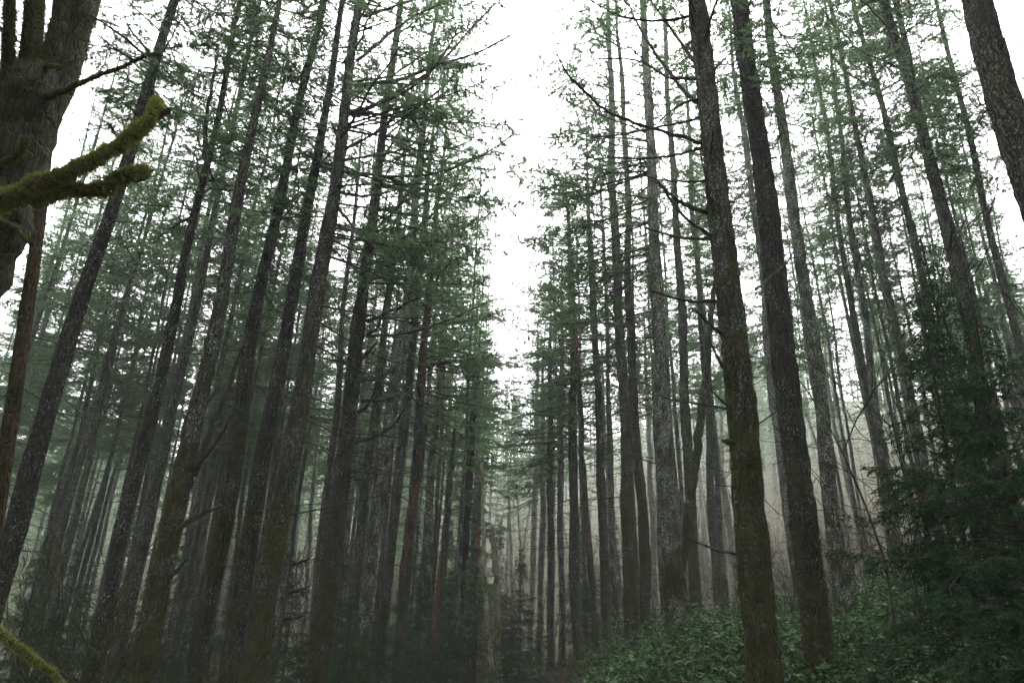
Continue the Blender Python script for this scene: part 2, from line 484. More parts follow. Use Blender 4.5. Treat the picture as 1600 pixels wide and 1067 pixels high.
CROWNS = {
    'forest': [crown_mesh('crown_forest', 100 + i, live0=10.5 + i * .9, nlive=125, Lmax=2.9 + .2 * (i % 3), ndead=80, nq=42, nw=.0125, needle=.058, hang=.2, tw=.13) for i in range(5)],
    'edge': [crown_mesh('crown_edge', 200 + i, live0=9.5 + i, nlive=110, Lmax=4.2, ndead=55, deadL=3.2, oneside=.5, bare=.36, droop=.10, upz=1.5, nq=42, nw=.0125, needle=.058, elow=-12, ehigh=55, hang=.2) for i in range(3)],
    'slim': [crown_mesh('crown_slim', 300 + i, live0=13 + i, nlive=80, Lmax=1.9, ndead=80, deadL=1.2, nq=32, nw=.0125, needle=.058, hang=.2) for i in range(3)],
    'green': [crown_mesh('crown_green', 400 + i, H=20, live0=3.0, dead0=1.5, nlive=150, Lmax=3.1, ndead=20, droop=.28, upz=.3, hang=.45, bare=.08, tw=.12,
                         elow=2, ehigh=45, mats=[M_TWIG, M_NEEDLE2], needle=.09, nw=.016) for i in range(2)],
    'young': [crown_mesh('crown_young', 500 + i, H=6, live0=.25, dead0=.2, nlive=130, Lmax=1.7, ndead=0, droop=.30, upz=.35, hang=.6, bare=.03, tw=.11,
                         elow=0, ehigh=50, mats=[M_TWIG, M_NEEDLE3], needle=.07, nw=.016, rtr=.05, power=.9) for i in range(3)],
}

def put_crown(parent, axis, H, kind, i, rot, sxy=1.0, H0=30.0, slim=None):
    me = CROWNS[kind][i % len(CROWNS[kind])]
    o = link('crown', me, parent)
    a0, a1 = axis(0.0), axis(H)
    d = Vector(a1 - a0).normalized()
    o.location = Vector(a0)
    q = Vector((0, 0, 1)).rotation_difference(d) @ Quaternion((0, 0, 1), rot)
    o.rotation_mode = 'QUATERNION'; o.rotation_quaternion = q
    o.scale = (sxy, sxy, H / H0)
    return o

# hero trunks, measured in the photograph: lower point, upper point (x, y, width) and a real trunk diameter at the lower point
# key, (x0,y0,w0), (x1,y1,w1), diameter, bark, crown kind, crown turn, crown width, label, nick
HERO = [
 ('a', (10, 690, 32), (70, 280, 24), .24, 'brown', 'slim', 0, .9, 'slender red-brown trunk sleeved in rusty moss behind the big forked mossy tree', 'the rusty mossy trunk'),
 ('b', (37, 784, 46), (262, 30, 19), .52, 'dark', 'forest', 1, 1, 'thick near-black leaning trunk passing behind the two broken mossy limbs', 'the thick black leaning trunk'),
 ('c', (195, 834, 30), (325, 240, 14), .40, 'dark', 'forest', 2, 1, 'dark fir trunk with a thin second stem forking high beside it', 'the fork-topped dark fir'),
 ('d', (245, 759, 20), (380, 125, 9), .36, 'plain', 'forest', 3, 1, 'slim grey fir trunk just before the trunk with black dead forks', 'the slim grey fir'),
 ('e', (270, 809, 38), (400, 190, 16), .46, 'mossy', 'forest', 4, 1, 'dark mossy trunk with long black dead limbs forking from its waist', 'the trunk with black dead forks'),
 ('f', (345, 814, 31), (475, 125, 14), .42, 'mossy', 'forest', 5, 1, 'fir trunk ringed with thick olive moss bands halfway up', 'the moss-banded fir'),
 ('g', (400, 800, 31), (500, 210, 15), .42, 'dark', 'forest', 6, 1, 'straight dark trunk with a bare upper half close beside the moss-banded fir', 'the bare dark trunk'),
 ('h', (425, 909, 40), (545, 125, 17), .50, 'mossy', 'edge', 7, 1, 'broad trunk with moss-covered foot and long bare boughs high over the gap', 'the broad moss-footed trunk'),
 ('i', (505, 809, 12), (550, 380, 7), .24, 'plain', 'slim', 8, .8, 'thin pole-like fir between the broad moss-footed trunk and the sweeping-bough fir', 'the thin pole fir'),
 ('j', (512, 909, 33), (600, 200, 14), .50, 'mossy', 'edge', 0, 1.1, 'dark fir with many long bare boughs sweeping toward the open gap', 'the sweeping-bough fir'),
 ('k', (570, 784, 14), (620, 350, 8), .32, 'plain', 'forest', 1, 1, 'narrow grey trunk standing just past the sweeping-bough fir', 'the narrow grey trunk'),
 ('l', (575, 959, 24), (652, 290, 11), .46, 'lichen', 'edge', 2, .75, 'pale trunk thickly flecked with grey lichen from foot to crown', 'the lichen-flecked trunk'),
 ('m', (605, 909, 17), (668, 300, 8), .36, 'mossy', 'slim', 3, .9, 'slim moss-speckled trunk close beside the lichen-flecked trunk', 'the moss-speckled trunk'),
 ('n', (637, 850, 18), (690, 250, 7), .40, 'red', 'edge', 4, .8, 'grey trunk with torn bark showing strips of red wood', 'the red-striped trunk'),
 ('o', (667, 870, 14), (705, 350, 8), .36, 'lichen', 'slim', 5, .95, 'speckled grey trunk just behind the dark leaning snag', 'the speckled trunk'),
 ('q', (727, 834, 14), (742, 620, 9), .40, 'dark', 'green', 6, 1.0, 'full green fir with drooping sprays down its whole height beside the gap', 'the drooping green fir'),
 ('r', (834, 850, 9), (842, 500, 6), .36, 'pale', 'slim', 7, .8, 'pale yellow-mossed pole at the edge of the open gap', 'the pale yellow pole'),
 ('s', (846, 850, 9), (851, 500, 6), .38, 'plain', 'forest', 8, .9, 'hazy grey trunk close behind the pale yellow pole', 'the hazy grey trunk'),
 ('t', (860, 850, 11), (860, 420, 7), .38, 'plain', 'forest', 9, 1.25, 'straight slim trunk third in from the gap', 'the slim straight trunk'),
 ('u', (877, 850, 10), (877, 440, 7), .34, 'lichen', 'edge', 1, 1.15, 'lichen-pale slim trunk next to the straight blackish trunk', 'the lichen-pale slim trunk'),
 ('v', (899, 850, 15), (886, 200, 6), .42, 'dark', 'edge', 0, 1.2, 'straight blackish trunk whose whole thin top stands against the sky', 'the straight blackish trunk'),
 ('w', (945, 884, 15), (912, 130, 6), .40, 'dark', 'edge', 1, .7, 'knobbly dark trunk rising at the lower end of the shrub bank', 'the knobbly dark trunk'),
 ('x', (982, 850, 22), (957, 230, 11), .46, 'mossy', 'edge', 2, 1.1, 'brown moss-sleeved trunk behind the leafy shrubs, wider of a close pair', 'the wider of the moss-sleeved pair'),
 ('y', (1002, 850, 18), (970, 110, 7), .42, 'mossy', 'edge', 0, 1.1, 'brown moss-sleeved trunk behind the leafy shrubs, narrower of a close pair', 'the narrower of the moss-sleeved pair'),
 ('z', (1050, 900, 31), (1007, 60, 12), .48, 'lichen', 'edge', 4, 1, 'shaggy lichened trunk with a swollen moss-covered foot among the shrubs', 'the swollen-footed trunk'),
 ('aa', (1084, 850, 19), (1042, 100, 8), .42, 'mossy', 'forest', 5, 1, 'upright mossy fir just behind the crooked leaning stem', 'the upright mossy fir'),
 ('bb', (1115, 820, 14), (1090, 420, 9), .36, 'plain', 'forest', 6, 1, 'thin grey trunk half hidden behind the big trunk with snapped branches', 'the half-hidden thin trunk'),
 ('cc', (1180, 900, 56), (1096, 60, 31), .52, 'mossy', 'forest', 8, .9, 'big near trunk studded with snapped black branches and moss cushions', 'the snag-branched trunk'),
 ('dd', (1168, 640, 10), (1115, 125, 6), .26, 'plain', 'slim', 8, 1, 'very thin trunk pressed close behind the big snag-branched trunk', 'the very thin trunk'),
 ('ee', (1232, 790, 17), (1150, 110, 8), .38, 'lichen', 'forest', 9, 1, 'pale speckled trunk just behind the smooth clear trunk', 'the pale speckled trunk'),
 ('ff', (1282, 1000, 50), (1157, 20, 31), .54, 'dark', 'forest', 1, 1, 'smooth clear near trunk without branches, moss at its foot in the shrubs', 'the smooth clear trunk'),
 ('gg', (1312, 884, 31), (1207, 70, 16), .46, 'lichen', 'forest', 2, 1, 'grey-flecked trunk rising from the top of the leafy shrub bank', 'the bank-top trunk'),
 ('hh', (1388, 784, 18), (1312, 200, 8), .38, 'lichen', 'forest', 3, 1, 'grey fir standing over the thicket of bare twigs', 'the fir over the bare thicket'),
 ('ii', (1430, 660, 20), (1322, 130, 10), .40, 'plain', 'forest', 4, 1, 'tall fir whose foot is lost beside the dark hemlock sprays', 'the tall fir by the hemlock'),
 ('jj', (1490, 640, 20), (1367, 130, 11), .40, 'mossy', 'forest', 5, 1, 'mossy trunk crossing the dark hemlock sprays with thin bare boughs', 'the bough-crossed trunk'),
 ('kk', (1568, 734, 34), (1407, 80, 22), .50, 'mossy', 'forest', 6, 1, 'thick rough trunk wrapped with foliage tufts above the dark hemlock', 'the tuft-wrapped trunk'),
 ('ll', (1530, 600, 22), (1403, 20, 12), .42, 'dark', 'forest', 7, 1, 'dark trunk nearly touching the tuft-wrapped trunk', 'the near-touching dark trunk'),
 ('mm', (1598, 560, 20), (1500, 160, 12), .40, 'plain', 'forest', 8, 1, 'grey fir seen past the dark hemlock at the picture edge', 'the grey fir past the hemlock'),
 ('nn', (1622, 310, 66), (1528, 5, 52), .52, 'mossy', 'forest', 9, 1, 'massive near trunk with furrowed lichen-crusted bark filling the upper corner', 'the massive corner trunk'),
]
GROUP_HERO = 'tall firs lining the open gap'
hero = {}
hero_xy = []
for hi, (key, A, B_, dia, bk, ck, ci, cw, label, nick) in enumerate(HERO):
    d0 = sight(A[0], A[1])
    t0 = FPX * dia / A[2]
    p0 = CAM + d0 * t0
    Y = p0[1]
    p1 = at(B_[0], B_[1], Y)
    t1 = (p1 - CAM) @ _F
    dia1 = B_[2] * t1 / FPX
    dia1 = min(dia1, dia * .95)
    thin = .97 / (1 + ((A[0] - 800) / FPX) ** 2) * math.cos(math.atan((B_[0] - A[0]) / (A[1] - B_[1])))
    gx = p0 + (p1 - p0) / (p1[2] - p0[2]) * (0.0 - p0[2])
    gz = float(ground_z(gx[0], Y))
    foot = p0 + (p1 - p0) / (p1[2] - p0[2]) * (gz - p0[2])
    foot[2] = gz
    H = {'green': 17.0, 'slim': 25.0}.get(ck, 31.0) + 3 * math.sin(hi * 2.3)
    if key in 'r s t u'.split(): H = 23.0 + (hi % 3)
    H = {'v': 26, 'o': 20, 'n': 25, 'm': 27, 'w': 27}.get(key, H)
    root = empty('fir_tree', foot)
    tag(root, label, 'tree', GROUP_HERO)
    near = Y < 14
    if key == 'nn': thin *= 1.25
    me, axis, rad = trunk_mesh('trunk', p0 - foot, p1 - foot, dia * thin, dia1 * thin, H, MB[bk], hi * 1.37 + .5,
                               nseg=48 if near else 18, step=.05 if near else .09, hidden_top=15 if near else 20,
                               flare=.55 if key in ('z', 'cc', 'ff') else .4, bend=.03 + .02 * (hi % 3), lump=1.0 if key not in ('z',) else 1.5)
    link('trunk', me, root)
    H0 = 20.0 if ck == 'green' else 30.0
    rot = 0.0
    if ck == 'edge': rot = 0.2 * math.sin(hi) if foot[0] < 0 else math.pi + .2 * math.sin(hi)
    else: rot = hi * 2.4
    put_crown(root, axis, H, ck, ci, rot, cw, H0)
    hero[key] = dict(root=root, axis=axis, rad=rad, foot=foot, Y=Y, nick=nick, H=H)
    hero_xy.append((foot[0], foot[1]))
    print('HERO', key, 'x %.1f y %.1f gz %.2f basepx %.0f %.0f' % (foot[0], Y, gz, *px_of(foot)))

# ------------------------------------------------------------------ limbs drawn from the photograph
def limb(root, pts, Y0, Y1, name='branch', mat=None, k=8, twigs=0, seed=0, w_scale=1.0, rough=.12, label=None, needles=0):
    """pts: (x, y, width px) along the limb; Y0..Y1 the distance of its foot and tip"""
    pts = np.array(pts, float)
    m = len(pts)
    W = []
    for i, (x, y, w) in enumerate(pts):
        Yi = Y0 + (Y1 - Y0) * i / (m - 1)
        p = at(x, y, Yi)
        t = (p - CAM) @ _F
        W.append([*(p - np.array(root.location)), w * w_scale * t / FPX / 2])
    C = catmull(np.array(W), 6)
    P, rr = C[:, :3], np.maximum(C[:, 3], .003)
    ed = P[-1] - P[-2]; ed = ed / np.linalg.norm(ed)
    P = np.vstack([P, P[-1] + ed * rr[-1] * .5, P[-1] + ed * rr[-1] * .55]); rr = np.append(rr, [rr[-1] * .7, .001])
    g = np.random.default_rng(seed + 77)
    P[1:-1] += g.normal(size=(len(P) - 2, 3)) * rr[1:-1, None] * (.25 if rough > .04 else .02)
    rr = rr * (1 + rough * g.normal(size=len(rr)).clip(-1.5, 1.5))
    V, Q = tubes(P, rr, k)
    if k >= 16:
        cen = np.repeat(P, k, axis=0); f = (vnoise(V * 7) * .10 + vnoise(V * 19) * .07 + vnoise(V * np.array([45, 45, 30])) * .04)
        V = cen + (V - cen) * (1 + f[:, None])
    parts = [(V, Q, 0)]
    if twigs:
        f = g.random(twigs) ** .8 * (len(P) - 1.01); i = f.astype(int); fr = (f - i)[:, None]
        p = P[i] * (1 - fr) + P[i + 1] * fr; T = norm(P[i + 1] - P[i])
        d = norm(T * .7 + norm(g.normal(size=(twigs, 3))) * .9)
        L = g.uniform(.12, .6, twigs) * (Y0 / 10.0)
        TP = np.stack([p, p + d * L[:, None] * .5 + g.normal(size=(twigs, 3)) * .02, p + d * L[:, None] + g.normal(size=(twigs, 3)) * .05], 1)
        parts.append((*tubes(TP, np.stack([rr[i] * .4, rr[i] * .3, rr[i] * .1], 1).clip(.002, .01), 3), 0))
    o = link(name, make_mesh(name, parts, [mat or M_DEADBR]), root)
    if needles:
        f = (.35 + .65 * g.random(needles) ** .7) * (len(P) - 1.01); i = f.astype(int); fr = (f - i)[:, None]
        p = P[i] * (1 - fr) + P[i + 1] * fr; T = norm(P[i + 1] - P[i]); S = norm(np.cross(T, [0, 0, 1.0])) * np.where(g.random(needles) < .5, 1, -1)[:, None]
        d = norm(T * g.uniform(.3, .9, (needles, 1)) + S - np.array([0, 0, .3]) + g.normal(size=(needles, 3)) * .25); tl = g.uniform(.2, .7, needles)
        q = 45; ii = np.repeat(np.arange(needles), q); st = g.random(len(ii))
        bp = p[ii] + d[ii] * (tl[ii] * st)[:, None]; bp[:, 2] -= .25 * (tl[ii] * st) ** 2
        dd = norm(d[ii] * .7 + norm(g.normal(size=(len(ii), 3))))
        fo = link('foliage', make_mesh('foliage', [(*blades(p, d, tl, np.full(needles, .009), g), 0), (*blades(bp, dd, g.uniform(.04, .10, len(ii)), g.uniform(.009, .016, len(ii)), g), 1)], [M_TWIG, M_NEEDLE], smooth=False), o)
    if label: o['label'] = label
    return o, P, rr

def zz(ox, oy, s, w0, w1, pts):
    n = len(pts)
    return [(ox + x / s, oy + y / s, w0 + (w1 - w0) * i / (n - 1)) for i, (x, y) in enumerate(pts)]

cc = hero['cc']; Yc = cc['Y']
CC = [
 (800, 0, 6, 2.5, [(590, 330), (545, 290), (480, 210), (400, 90), (355, 0)], 1.2),
 (800, 0, 5.5, 2.5, [(570, 190), (545, 160), (490, 80), (430, 0)], .6),
 (800, 0, 6, 2.2, [(595, 450), (540, 430), (400, 390), (300, 350), (230, 290), (180, 240), (140, 170)], -.8),
 (800, 0, 5, 2, [(575, 50), (540, 55), (440, 66), (340, 50), (240, 0)], .4),
 (800, 0, 4.5, 1.8, [(590, 365), (540, 382), (480, 392), (350, 420), (250, 430)], -.5),
 (800, 0, 5, 2, [(600, 460), (550, 475), (500, 487), (400, 496), (300, 490)], .7),
 (800, 0, 5, 2, [(580, 248), (540, 245), (480, 240), (420, 200), (350, 185), (260, 185)], 1.0),
 (800, 0, 4, 1.5, [(605, 565), (550, 568), (450, 560), (360, 530)], -.3),
 (800, 0, 7, 4, [(615, 665), (570, 650), (520, 628), (455, 570)], -.7),
 (800, 0, 6, 3, [(625, 740), (600, 722), (540, 680), (480, 600)], -1.2),
 (800, 0, 6, 3, [(630, 748), (590, 745), (520, 742), (415, 712)], .5),
 (800, 0, 6, 3, [(645, 942), (600, 942), (540, 940), (440, 910)], -.4),
 (800, 0, 6, 3.5, [(655, 1040), (620, 1015), (570, 965)], -.9),
 (800, 0, 5, 2, [(625, 655), (612, 590), (585, 460)], -.5),
 (800, 0, 4.5, 2, [(618, 530), (622, 470), (628, 410)], -.5),
 (800, 0, 5.5, 3, [(588, 245), (586, 170), (584, 95)], -.5),
 (800, 0, 6, 3, [(598, 160), (615, 80), (640, 0)], -.7),
 (800, 0, 5, 3, [(568, 90), (560, 30), (553, -40)], -.6),
 (800, 0, 4, 1.5, [(620, 235), (650, 200), (700, 150)], .4),
 (800, 0, 5, 2, [(580, 310), (520, 330), (455, 385)], -.4),
 (800, 534, 4, 1.5, [(670, 208), (620, 200), (540, 188), (450, 168)], .5),
 (800, 534, 5, 2, [(660, 80), (640, 45), (615, -10)], -.6),
 (800, 534, 4.5, 2, [(675, 200), (650, 180), (622, 148)], -.5),
 (800, 534, 5, 2, [(700, 664), (640, 650), (600, 634), (535, 606)], -.6),
 (800, 534, 4.5, 1.5, [(745, 285), (775, 255), (830, 215)], .2),
 (1200, 0, 3.5, 1.2, [(-40, 905), (-10, 880), (60, 820), (90, 760)], .6),
]
for i, (ox, oy, w0, w1, pts, dy) in enumerate(CC):
    limb(cc['root'], zz(ox, oy, 2, w0, w1, pts), Yc, Yc + dy, w_scale=1.15, twigs=6 if len(pts) > 3 else 2, seed=i, k=7, needles=12 if i in (0, 2, 3) else 0)
o, P_, r_ = limb(cc['root'], [(1165, 698, 11), (1146, 693, 10), (1134, 689, 8), (1129, 688, 4)], Yc, Yc - .15, name='stub', mat=MB['mossy'], seed=50)

jj_ = hero['j']; Yj = jj_['Y']; hh_ = hero['h']; Yh = hh_['Y']
JB = [
 (400, 0, 4.5, 1.5, [(345, 890), (430, 780), (520, 700), (600, 620), (640, 560)], .8),
 (400, 0, 4.5, 1.5, [(345, 1005), (450, 960), (540, 900), (605, 820)], -.8),
 (400, 0, 4, 1.2, [(365, 725), (450, 640), (520, 520), (570, 400)], .4),
 (400, 0, 4, 1.2, [(350, 1045), (390, 1000), (420, 830), (432, 700)], -1.0),
 (400, 0, 4, 1.4, [(345, 1050), (480, 1040), (600, 1000), (730, 940)], 1.2),
 (400, 0, 4, 1.2, [(390, 548), (480, 580), (600, 610), (700, 640)], .5),
 (400, 0, 4, 1.2, [(415, 240), (520, 320), (600, 360), (700, 390), (790, 412)], .9),
 (400, 0, 4, 1.2, [(375, 660), (450, 640), (560, 560), (660, 500), (735, 480)], 1.4),
 (400, 0, 4, 1.2, [(395, 400), (460, 350), (540, 310), (640, 220), (720, 170)], 1.4),
 (400, 534, 5, 2, [(310, 314), (400, 282), (450, 230), (480, 178)], -.8),
 (400, 534, 4.5, 1.6, [(325, 122), (370, 116), (420, 95)], .5),
 (400, 534, 4.5, 1.6, [(330, 55), (350, 35), (378, 0)], -.5),
 (400, 534, 5, 2, [(320, 220), (350, 195), (385, 120)], -.4),
 (400, 534, 4, 1.6, [(298, 408), (325, 400), (352, 385)], -.4),
 (400, 534, 4, 1.6, [(298, 424), (340, 432), (388, 412)], .5),
 (400, 534, 4, 1.4, [(330, 62), (290, 66), (230, 56), (200, 48)], -.4),
 (400, 534, 4, 1.4, [(330, 185), (400, 182), (475, 152)], .6),
]
for i, (ox, oy, w0, w1, pts, dy) in enumerate(JB):
    limb(jj_['root'], zz(ox, oy, 2, w0, w1, pts), Yj, Yj + dy, twigs=14, w_scale=1.35, seed=100 + i, k=6, needles=34 if (i < 9) else 0)
HB = [
 (400, 0, 4.5, 1.5, [(265, 535), (420, 552), (560, 542), (700, 490), (799, 425)], 1.0),
 (400, 0, 5, 1.8, [(305, 270), (450, 250), (560, 205), (680, 170), (790, 115)], .8),
 (400, 0, 5, 1.8, [(335, 52), (420, 25), (520, -10)], .4),
 (400, 0, 5, 1.8, [(285, 350), (400, 320), (520, 250), (600, 150), (635, 80)], -.7),
 (400, 0, 4.5, 1.6, [(315, 190), (400, 120), (480, 60), (560, 20), (610, -10)], .9),
 (400, 0, 4.5, 1.5, [(270, 470), (350, 430), (430, 390), (500, 340)], -.7),
 (400, 0, 4.5, 1.5, [(300, 365), (420, 300), (560, 210), (700, 60), (760, 0)], 1.6),
 (400, 0, 4, 1.3, [(250, 600), (330, 612), (420, 600), (470, 575)], .5),
 (400, 0, 4, 1.3, [(250, 640), (320, 720), (420, 720)], -.5),
 (400, 534, 5, 2.5, [(110, 700), (130, 690), (158, 680)], -.4),
 (400, 534, 5, 2.5, [(95, 790), (130, 775), (155, 768)], -.4),
 (400, 534, 5, 2.5, [(90, 865), (120, 862), (150, 852)], -.4),
]
for i, (ox, oy, w0, w1, pts, dy) in enumerate(HB):
    limb(hh_['root'], zz(ox, oy, 2, w0, w1, pts), Yh, Yh + dy, twigs=14, w_scale=1.3, seed=200 + i, k=6, needles=34 if (i < 9) else 0)
he = hero['e']; Ye = he['Y']
for i, (w0, w1, pts, dy) in enumerate([
    (15, 4, [(585, 450), (605, 400), (650, 300), (690, 200), (735, 80), (770, -10)], -.5),
    (9, 3, [(605, 410), (640, 360), (685, 300), (725, 228)], -1.0),
    (8, 3, [(610, 340), (630, 240), (650, 190), (668, 160)], .2),
    (9, 4, [(560, 580), (600, 555), (640, 535), (690, 510)], -.7),
    (7, 3, [(520, 745), (550, 715), (588, 676)], -.5)]):
    limb(he['root'], zz(0, 534, 2, w0, w1, pts), Ye, Ye + dy, twigs=2, seed=300 + i)
hc = hero['c']
limb(hc['root'], zz(0, 0, 2, 8, 4, [(640, 500), (638, 440), (655, 300), (680, 170)]), hc['Y'], hc['Y'] + .2, name='stem', mat=MB['dark'], seed=310)
# thin boughs on the bough-crossed trunk and its neighbours
for key, seed, w0, w1, pts, dy in [
    ('jj', 400, 4, 1.5, [(330, 270), (250, 230), (180, 140), (130, 60)], -.6), ('jj', 401, 4, 1.5, [(300, 190), (250, 120), (200, 70), (150, 0)], -.9),
    ('kk', 402, 4, 1.5, [(420, 130), (350, 60), (290, 0)], -.8), ('gg', 403, 3.5, 1.5, [(0, 60), (60, 130), (110, 210)], -.4)]:
    limb(hero[key]['root'], zz(1200, 0, 2, w0, w1, pts), hero[key]['Y'], hero[key]['Y'] + dy, twigs=8, seed=seed, k=5)

# moss cushions and sleeves on the near trunks
def fuzz(P, rr, n, seed, L=.03, W=.006, up=.5, zrange=None):
    g = np.random.default_rng(seed)
    f = g.random(n) * (len(P) - 1.01); i = f.astype(int); fr = (f - i)[:, None]
    p = P[i] * (1 - fr) + P[i + 1] * fr; T = norm(P[i + 1] - P[i]); r = rr[i] * (1 - fr[:, 0]) + rr[i + 1] * fr[:, 0]
    d = g.normal(size=(n, 3)); d -= (d * T).sum(1, keepdims=True) * T; d = norm(d)
    d2 = norm(d + g.normal(size=(n, 3)) * .45 + T * .2 + np.array([0, 0, -.25]))
    lump = 1 + .55 * vnoise(p * 9)
    return blades(p + d * (r * .93)[:, None], d2, L * lump * g.uniform(.5, 1.4, n), np.full(n, W) * g.uniform(.7, 1.4, n), g)

def moss_on(key, z0, z1, n, seed, arc=None):
    h = hero[key]
    zs = np.linspace(z0, z1, 12)
    P = h['axis'](zs); rr = np.array([h['rad'](z) for z in zs]) * 1.06
    V, Fc = fuzz(P, rr, n, seed, L=.045, W=.012)
    tr = [c for c in h['root'].children if c.name.startswith('trunk')][0]
    link('moss', make_mesh('moss', [(V, Fc, 0)], [M_MOSS2], smooth=False), tr)
M_MOSS2 = leafy('moss_cushion', (.040, .048, .010), (.105, .105, .026), rough=.9, trans=.25, spec=.1, scale=5.0)
for key, py0, py1, n, sd in [('cc', 640, 560, 2500, 1), ('cc', 760, 700, 1500, 2), ('cc', 245, 200, 1200, 3), ('cc', 345, 320, 800, 4), ('ff', 1000, 830, 4000, 5),
                             ('z', 985, 880, 4000, 6), ('f', 720, 610, 2500, 7), ('f', 900, 800, 2500, 8), ('h', 900, 760, 3500, 9), ('j', 860, 740, 2500, 10),
                             ('e', 900, 700, 3000, 11), ('g', 900, 780, 1800, 12), ('x', 850, 700, 1500, 13), ('y', 870, 650, 1500, 14)]:
    h = hero[key]
    def z_at(py):
        # height on this trunk seen at picture row py
        lo, hi_ = -5.0, 30.0
        for _ in range(40):
            mid = (lo + hi_) / 2
            if px_of(h['axis'](mid) + h['foot'])[1] > py: lo = mid
            else: hi_ = mid
        return max(lo, 0.02)
    a, b = z_at(py0), z_at(py1)
    if b > a + .05: moss_on(key, a, b, n, 900 + sd)

# ------------------------------------------------------------------ the big mossy maple at the edge, with its two broken limbs
Ym = 5.2
mroot_p = at(-345, 1060, Ym); mroot_p[2] = float(ground_z(mroot_p[0], Ym))
mroot = empty('maple_tree', mroot_p)
tag(mroot, 'huge forked tree shaggy with moss at the edge, two broken mossy limbs reaching out', 'tree')
bm_bark = bark('bark_maple', dark=(.004, .004, .003), light=(.020, .019, .014), lichen=.2, moss=.7, moss_h=60, moss_col=(.022, .028, .007), moss_col2=(.050, .052, .014))
foot_px = px_of(mroot_p)
lw = [(foot_px[0], foot_px[1], 190), (-215, 760, 150), (-120, 560, 132), (-45, 400, 118), (-4, 290, 112), (30, 200, 106), (50, 140, 84), (64, 100, 46)]
tr, P, rr = limb(mroot, lw, Ym, Ym, name='trunk', mat=bm_bark, k=26, seed=500, rough=.03)
tk = tr
link('moss', make_mesh('moss', [(*fuzz(P[10:], rr[10:] , 16000, 501, L=.03, W=.006), 0)], [M_MOSS2], smooth=False), tk)
for i, (pts, dy) in enumerate([
    ([(56, 190, 60), (78, 110, 34), (92, 40, 27), (104, -40, 24), (122, -160, 20)], .05),
    ([(45, 200, 36), (56, 110, 17), (62, 0, 15), (68, -110, 12)], .25),
    ([(22, 262, 60), (85, 150, 46), (116, 70, 36), (138, 0, 32), (165, -90, 26)], .3),
    ([(38, 190, 34), (40, 120, 25), (47, 50, 21), (50, -30, 18), (52, -120, 14)], -.35),
    ([(18, 200, 38), (15, 140, 24), (13, 70, 18), (16, -10, 15), (20, -110, 11)], -.5)]):
    so, P, rr = limb(mroot, pts, Ym, Ym + dy, name='stem', mat=bm_bark, k=18, seed=510 + i, rough=.03)
    link('moss', make_mesh('moss', [(*fuzz(P, rr, 7000, 520 + i, L=.035, W=.006), 0)], [M_MOSS2], smooth=False), so)
def mossy_limb(pts, Y0, Y1, seed, nf, label=None, k=18, L=.032, w_scale=1.0, mat=None):
    so, P, rr = limb(mroot, pts, Y0, Y1, name='branch', mat=M_MOSSB, k=k, seed=seed, rough=.10, label=label, w_scale=w_scale)
    link('moss', make_mesh('moss', [(*fuzz(P, rr, nf, seed + 1, L=L, W=.0045), 0)], [mat or M_MOSS], smooth=False), so)
    return so
b1 = mossy_limb([(-70, 350, 40), (0, 318, 34), (60, 290, 34), (130, 262, 31), (190, 225, 25), (228, 196, 22), (241, 172, 17), (247, 158, 7)], 3.6, 4.0, 540, 26000,
                'upper thick limb furred with yellow-green moss, snapped at its tip', w_scale=.74)
b2 = mossy_limb([(50, 318, 22), (110, 298, 23), (150, 296, 25), (185, 281, 22), (212, 271, 17), (226, 267, 8)], 3.75, 4.1, 550, 15000,
                'lower stubby limb furred with moss, ending in a bare splinter', w_scale=.74)
_, _, _ = limb(mroot, [(236, 188, 10), (250, 182, 9), (260, 173, 10), (265, 172, 5)], 3.98, 3.95, name='broken_tip', mat=M_WOOD, seed=561)
_, _, _ = limb(mroot, [(215, 270, 7), (230, 268, 6), (241, 267, 2.5)], 4.08, 4.1, name='broken_tip', mat=M_WOOD, seed=562)
limb(mroot, [(212, 285, 3), (230, 280, 2), (246, 272, 1.2), (252, 266, .9)], 4.05, 4.0, name='twig', mat=M_TWIG, seed=563, k=4)
mossy_limb([(-20, 268, 16), (12, 252, 12), (32, 240, 10), (38, 224, 9), (40, 217, 6)], 4.6, 4.4, 570, 2500, w_scale=.85, mat=M_MOSS2, L=.02)
mossy_limb([(30, 165, 34), (62, 156, 18), (95, 144, 12), (150, 120, 8), (195, 103, 7), (228, 87, 5), (250, 86, 4)], Ym, 4.6, 580, 5000, w_scale=.8, mat=M_MOSS2, L=.018)
mossy_limb([(50, 112, 16), (72, 104, 9), (96, 106, 8)], Ym, 4.9, 585, 1200, w_scale=.8, mat=M_MOSS2, L=.018)
mossy_limb([(-20, 335, 12), (20, 352, 9), (40, 372, 8), (50, 380, 5)], 4.9, 4.7, 587, 1200, w_scale=.8, mat=M_MOSS2, L=.018)
for i, (pts, w) in enumerate([
    ([(228, 90), (205, 68), (170, 42), (148, 28), (130, 20)], 2.6), ([(250, 86), (262, 70), (278, 40), (292, 12)], 2.2), ([(232, 80), (200, 40), (190, 0)], 2.0),
    ([(210, 95), (175, 72), (142, 48)], 2.0), ([(185, 42), (160, 32), (146, 30)], 1.6), ([(262, 66), (270, 85), (275, 100)], 1.6), ([(150, 118), (165, 98), (163, 86)], 1.6)]):
    limb(mroot, [(x, y, 1.9 * w * (1 - .6 * j / (len(pts) - 1))) for j, (x, y) in enumerate(pts)], 4.62, 4.6 + .1 * i, name='twig', mat=M_TWIG, k=4, twigs=5, seed=590 + i)
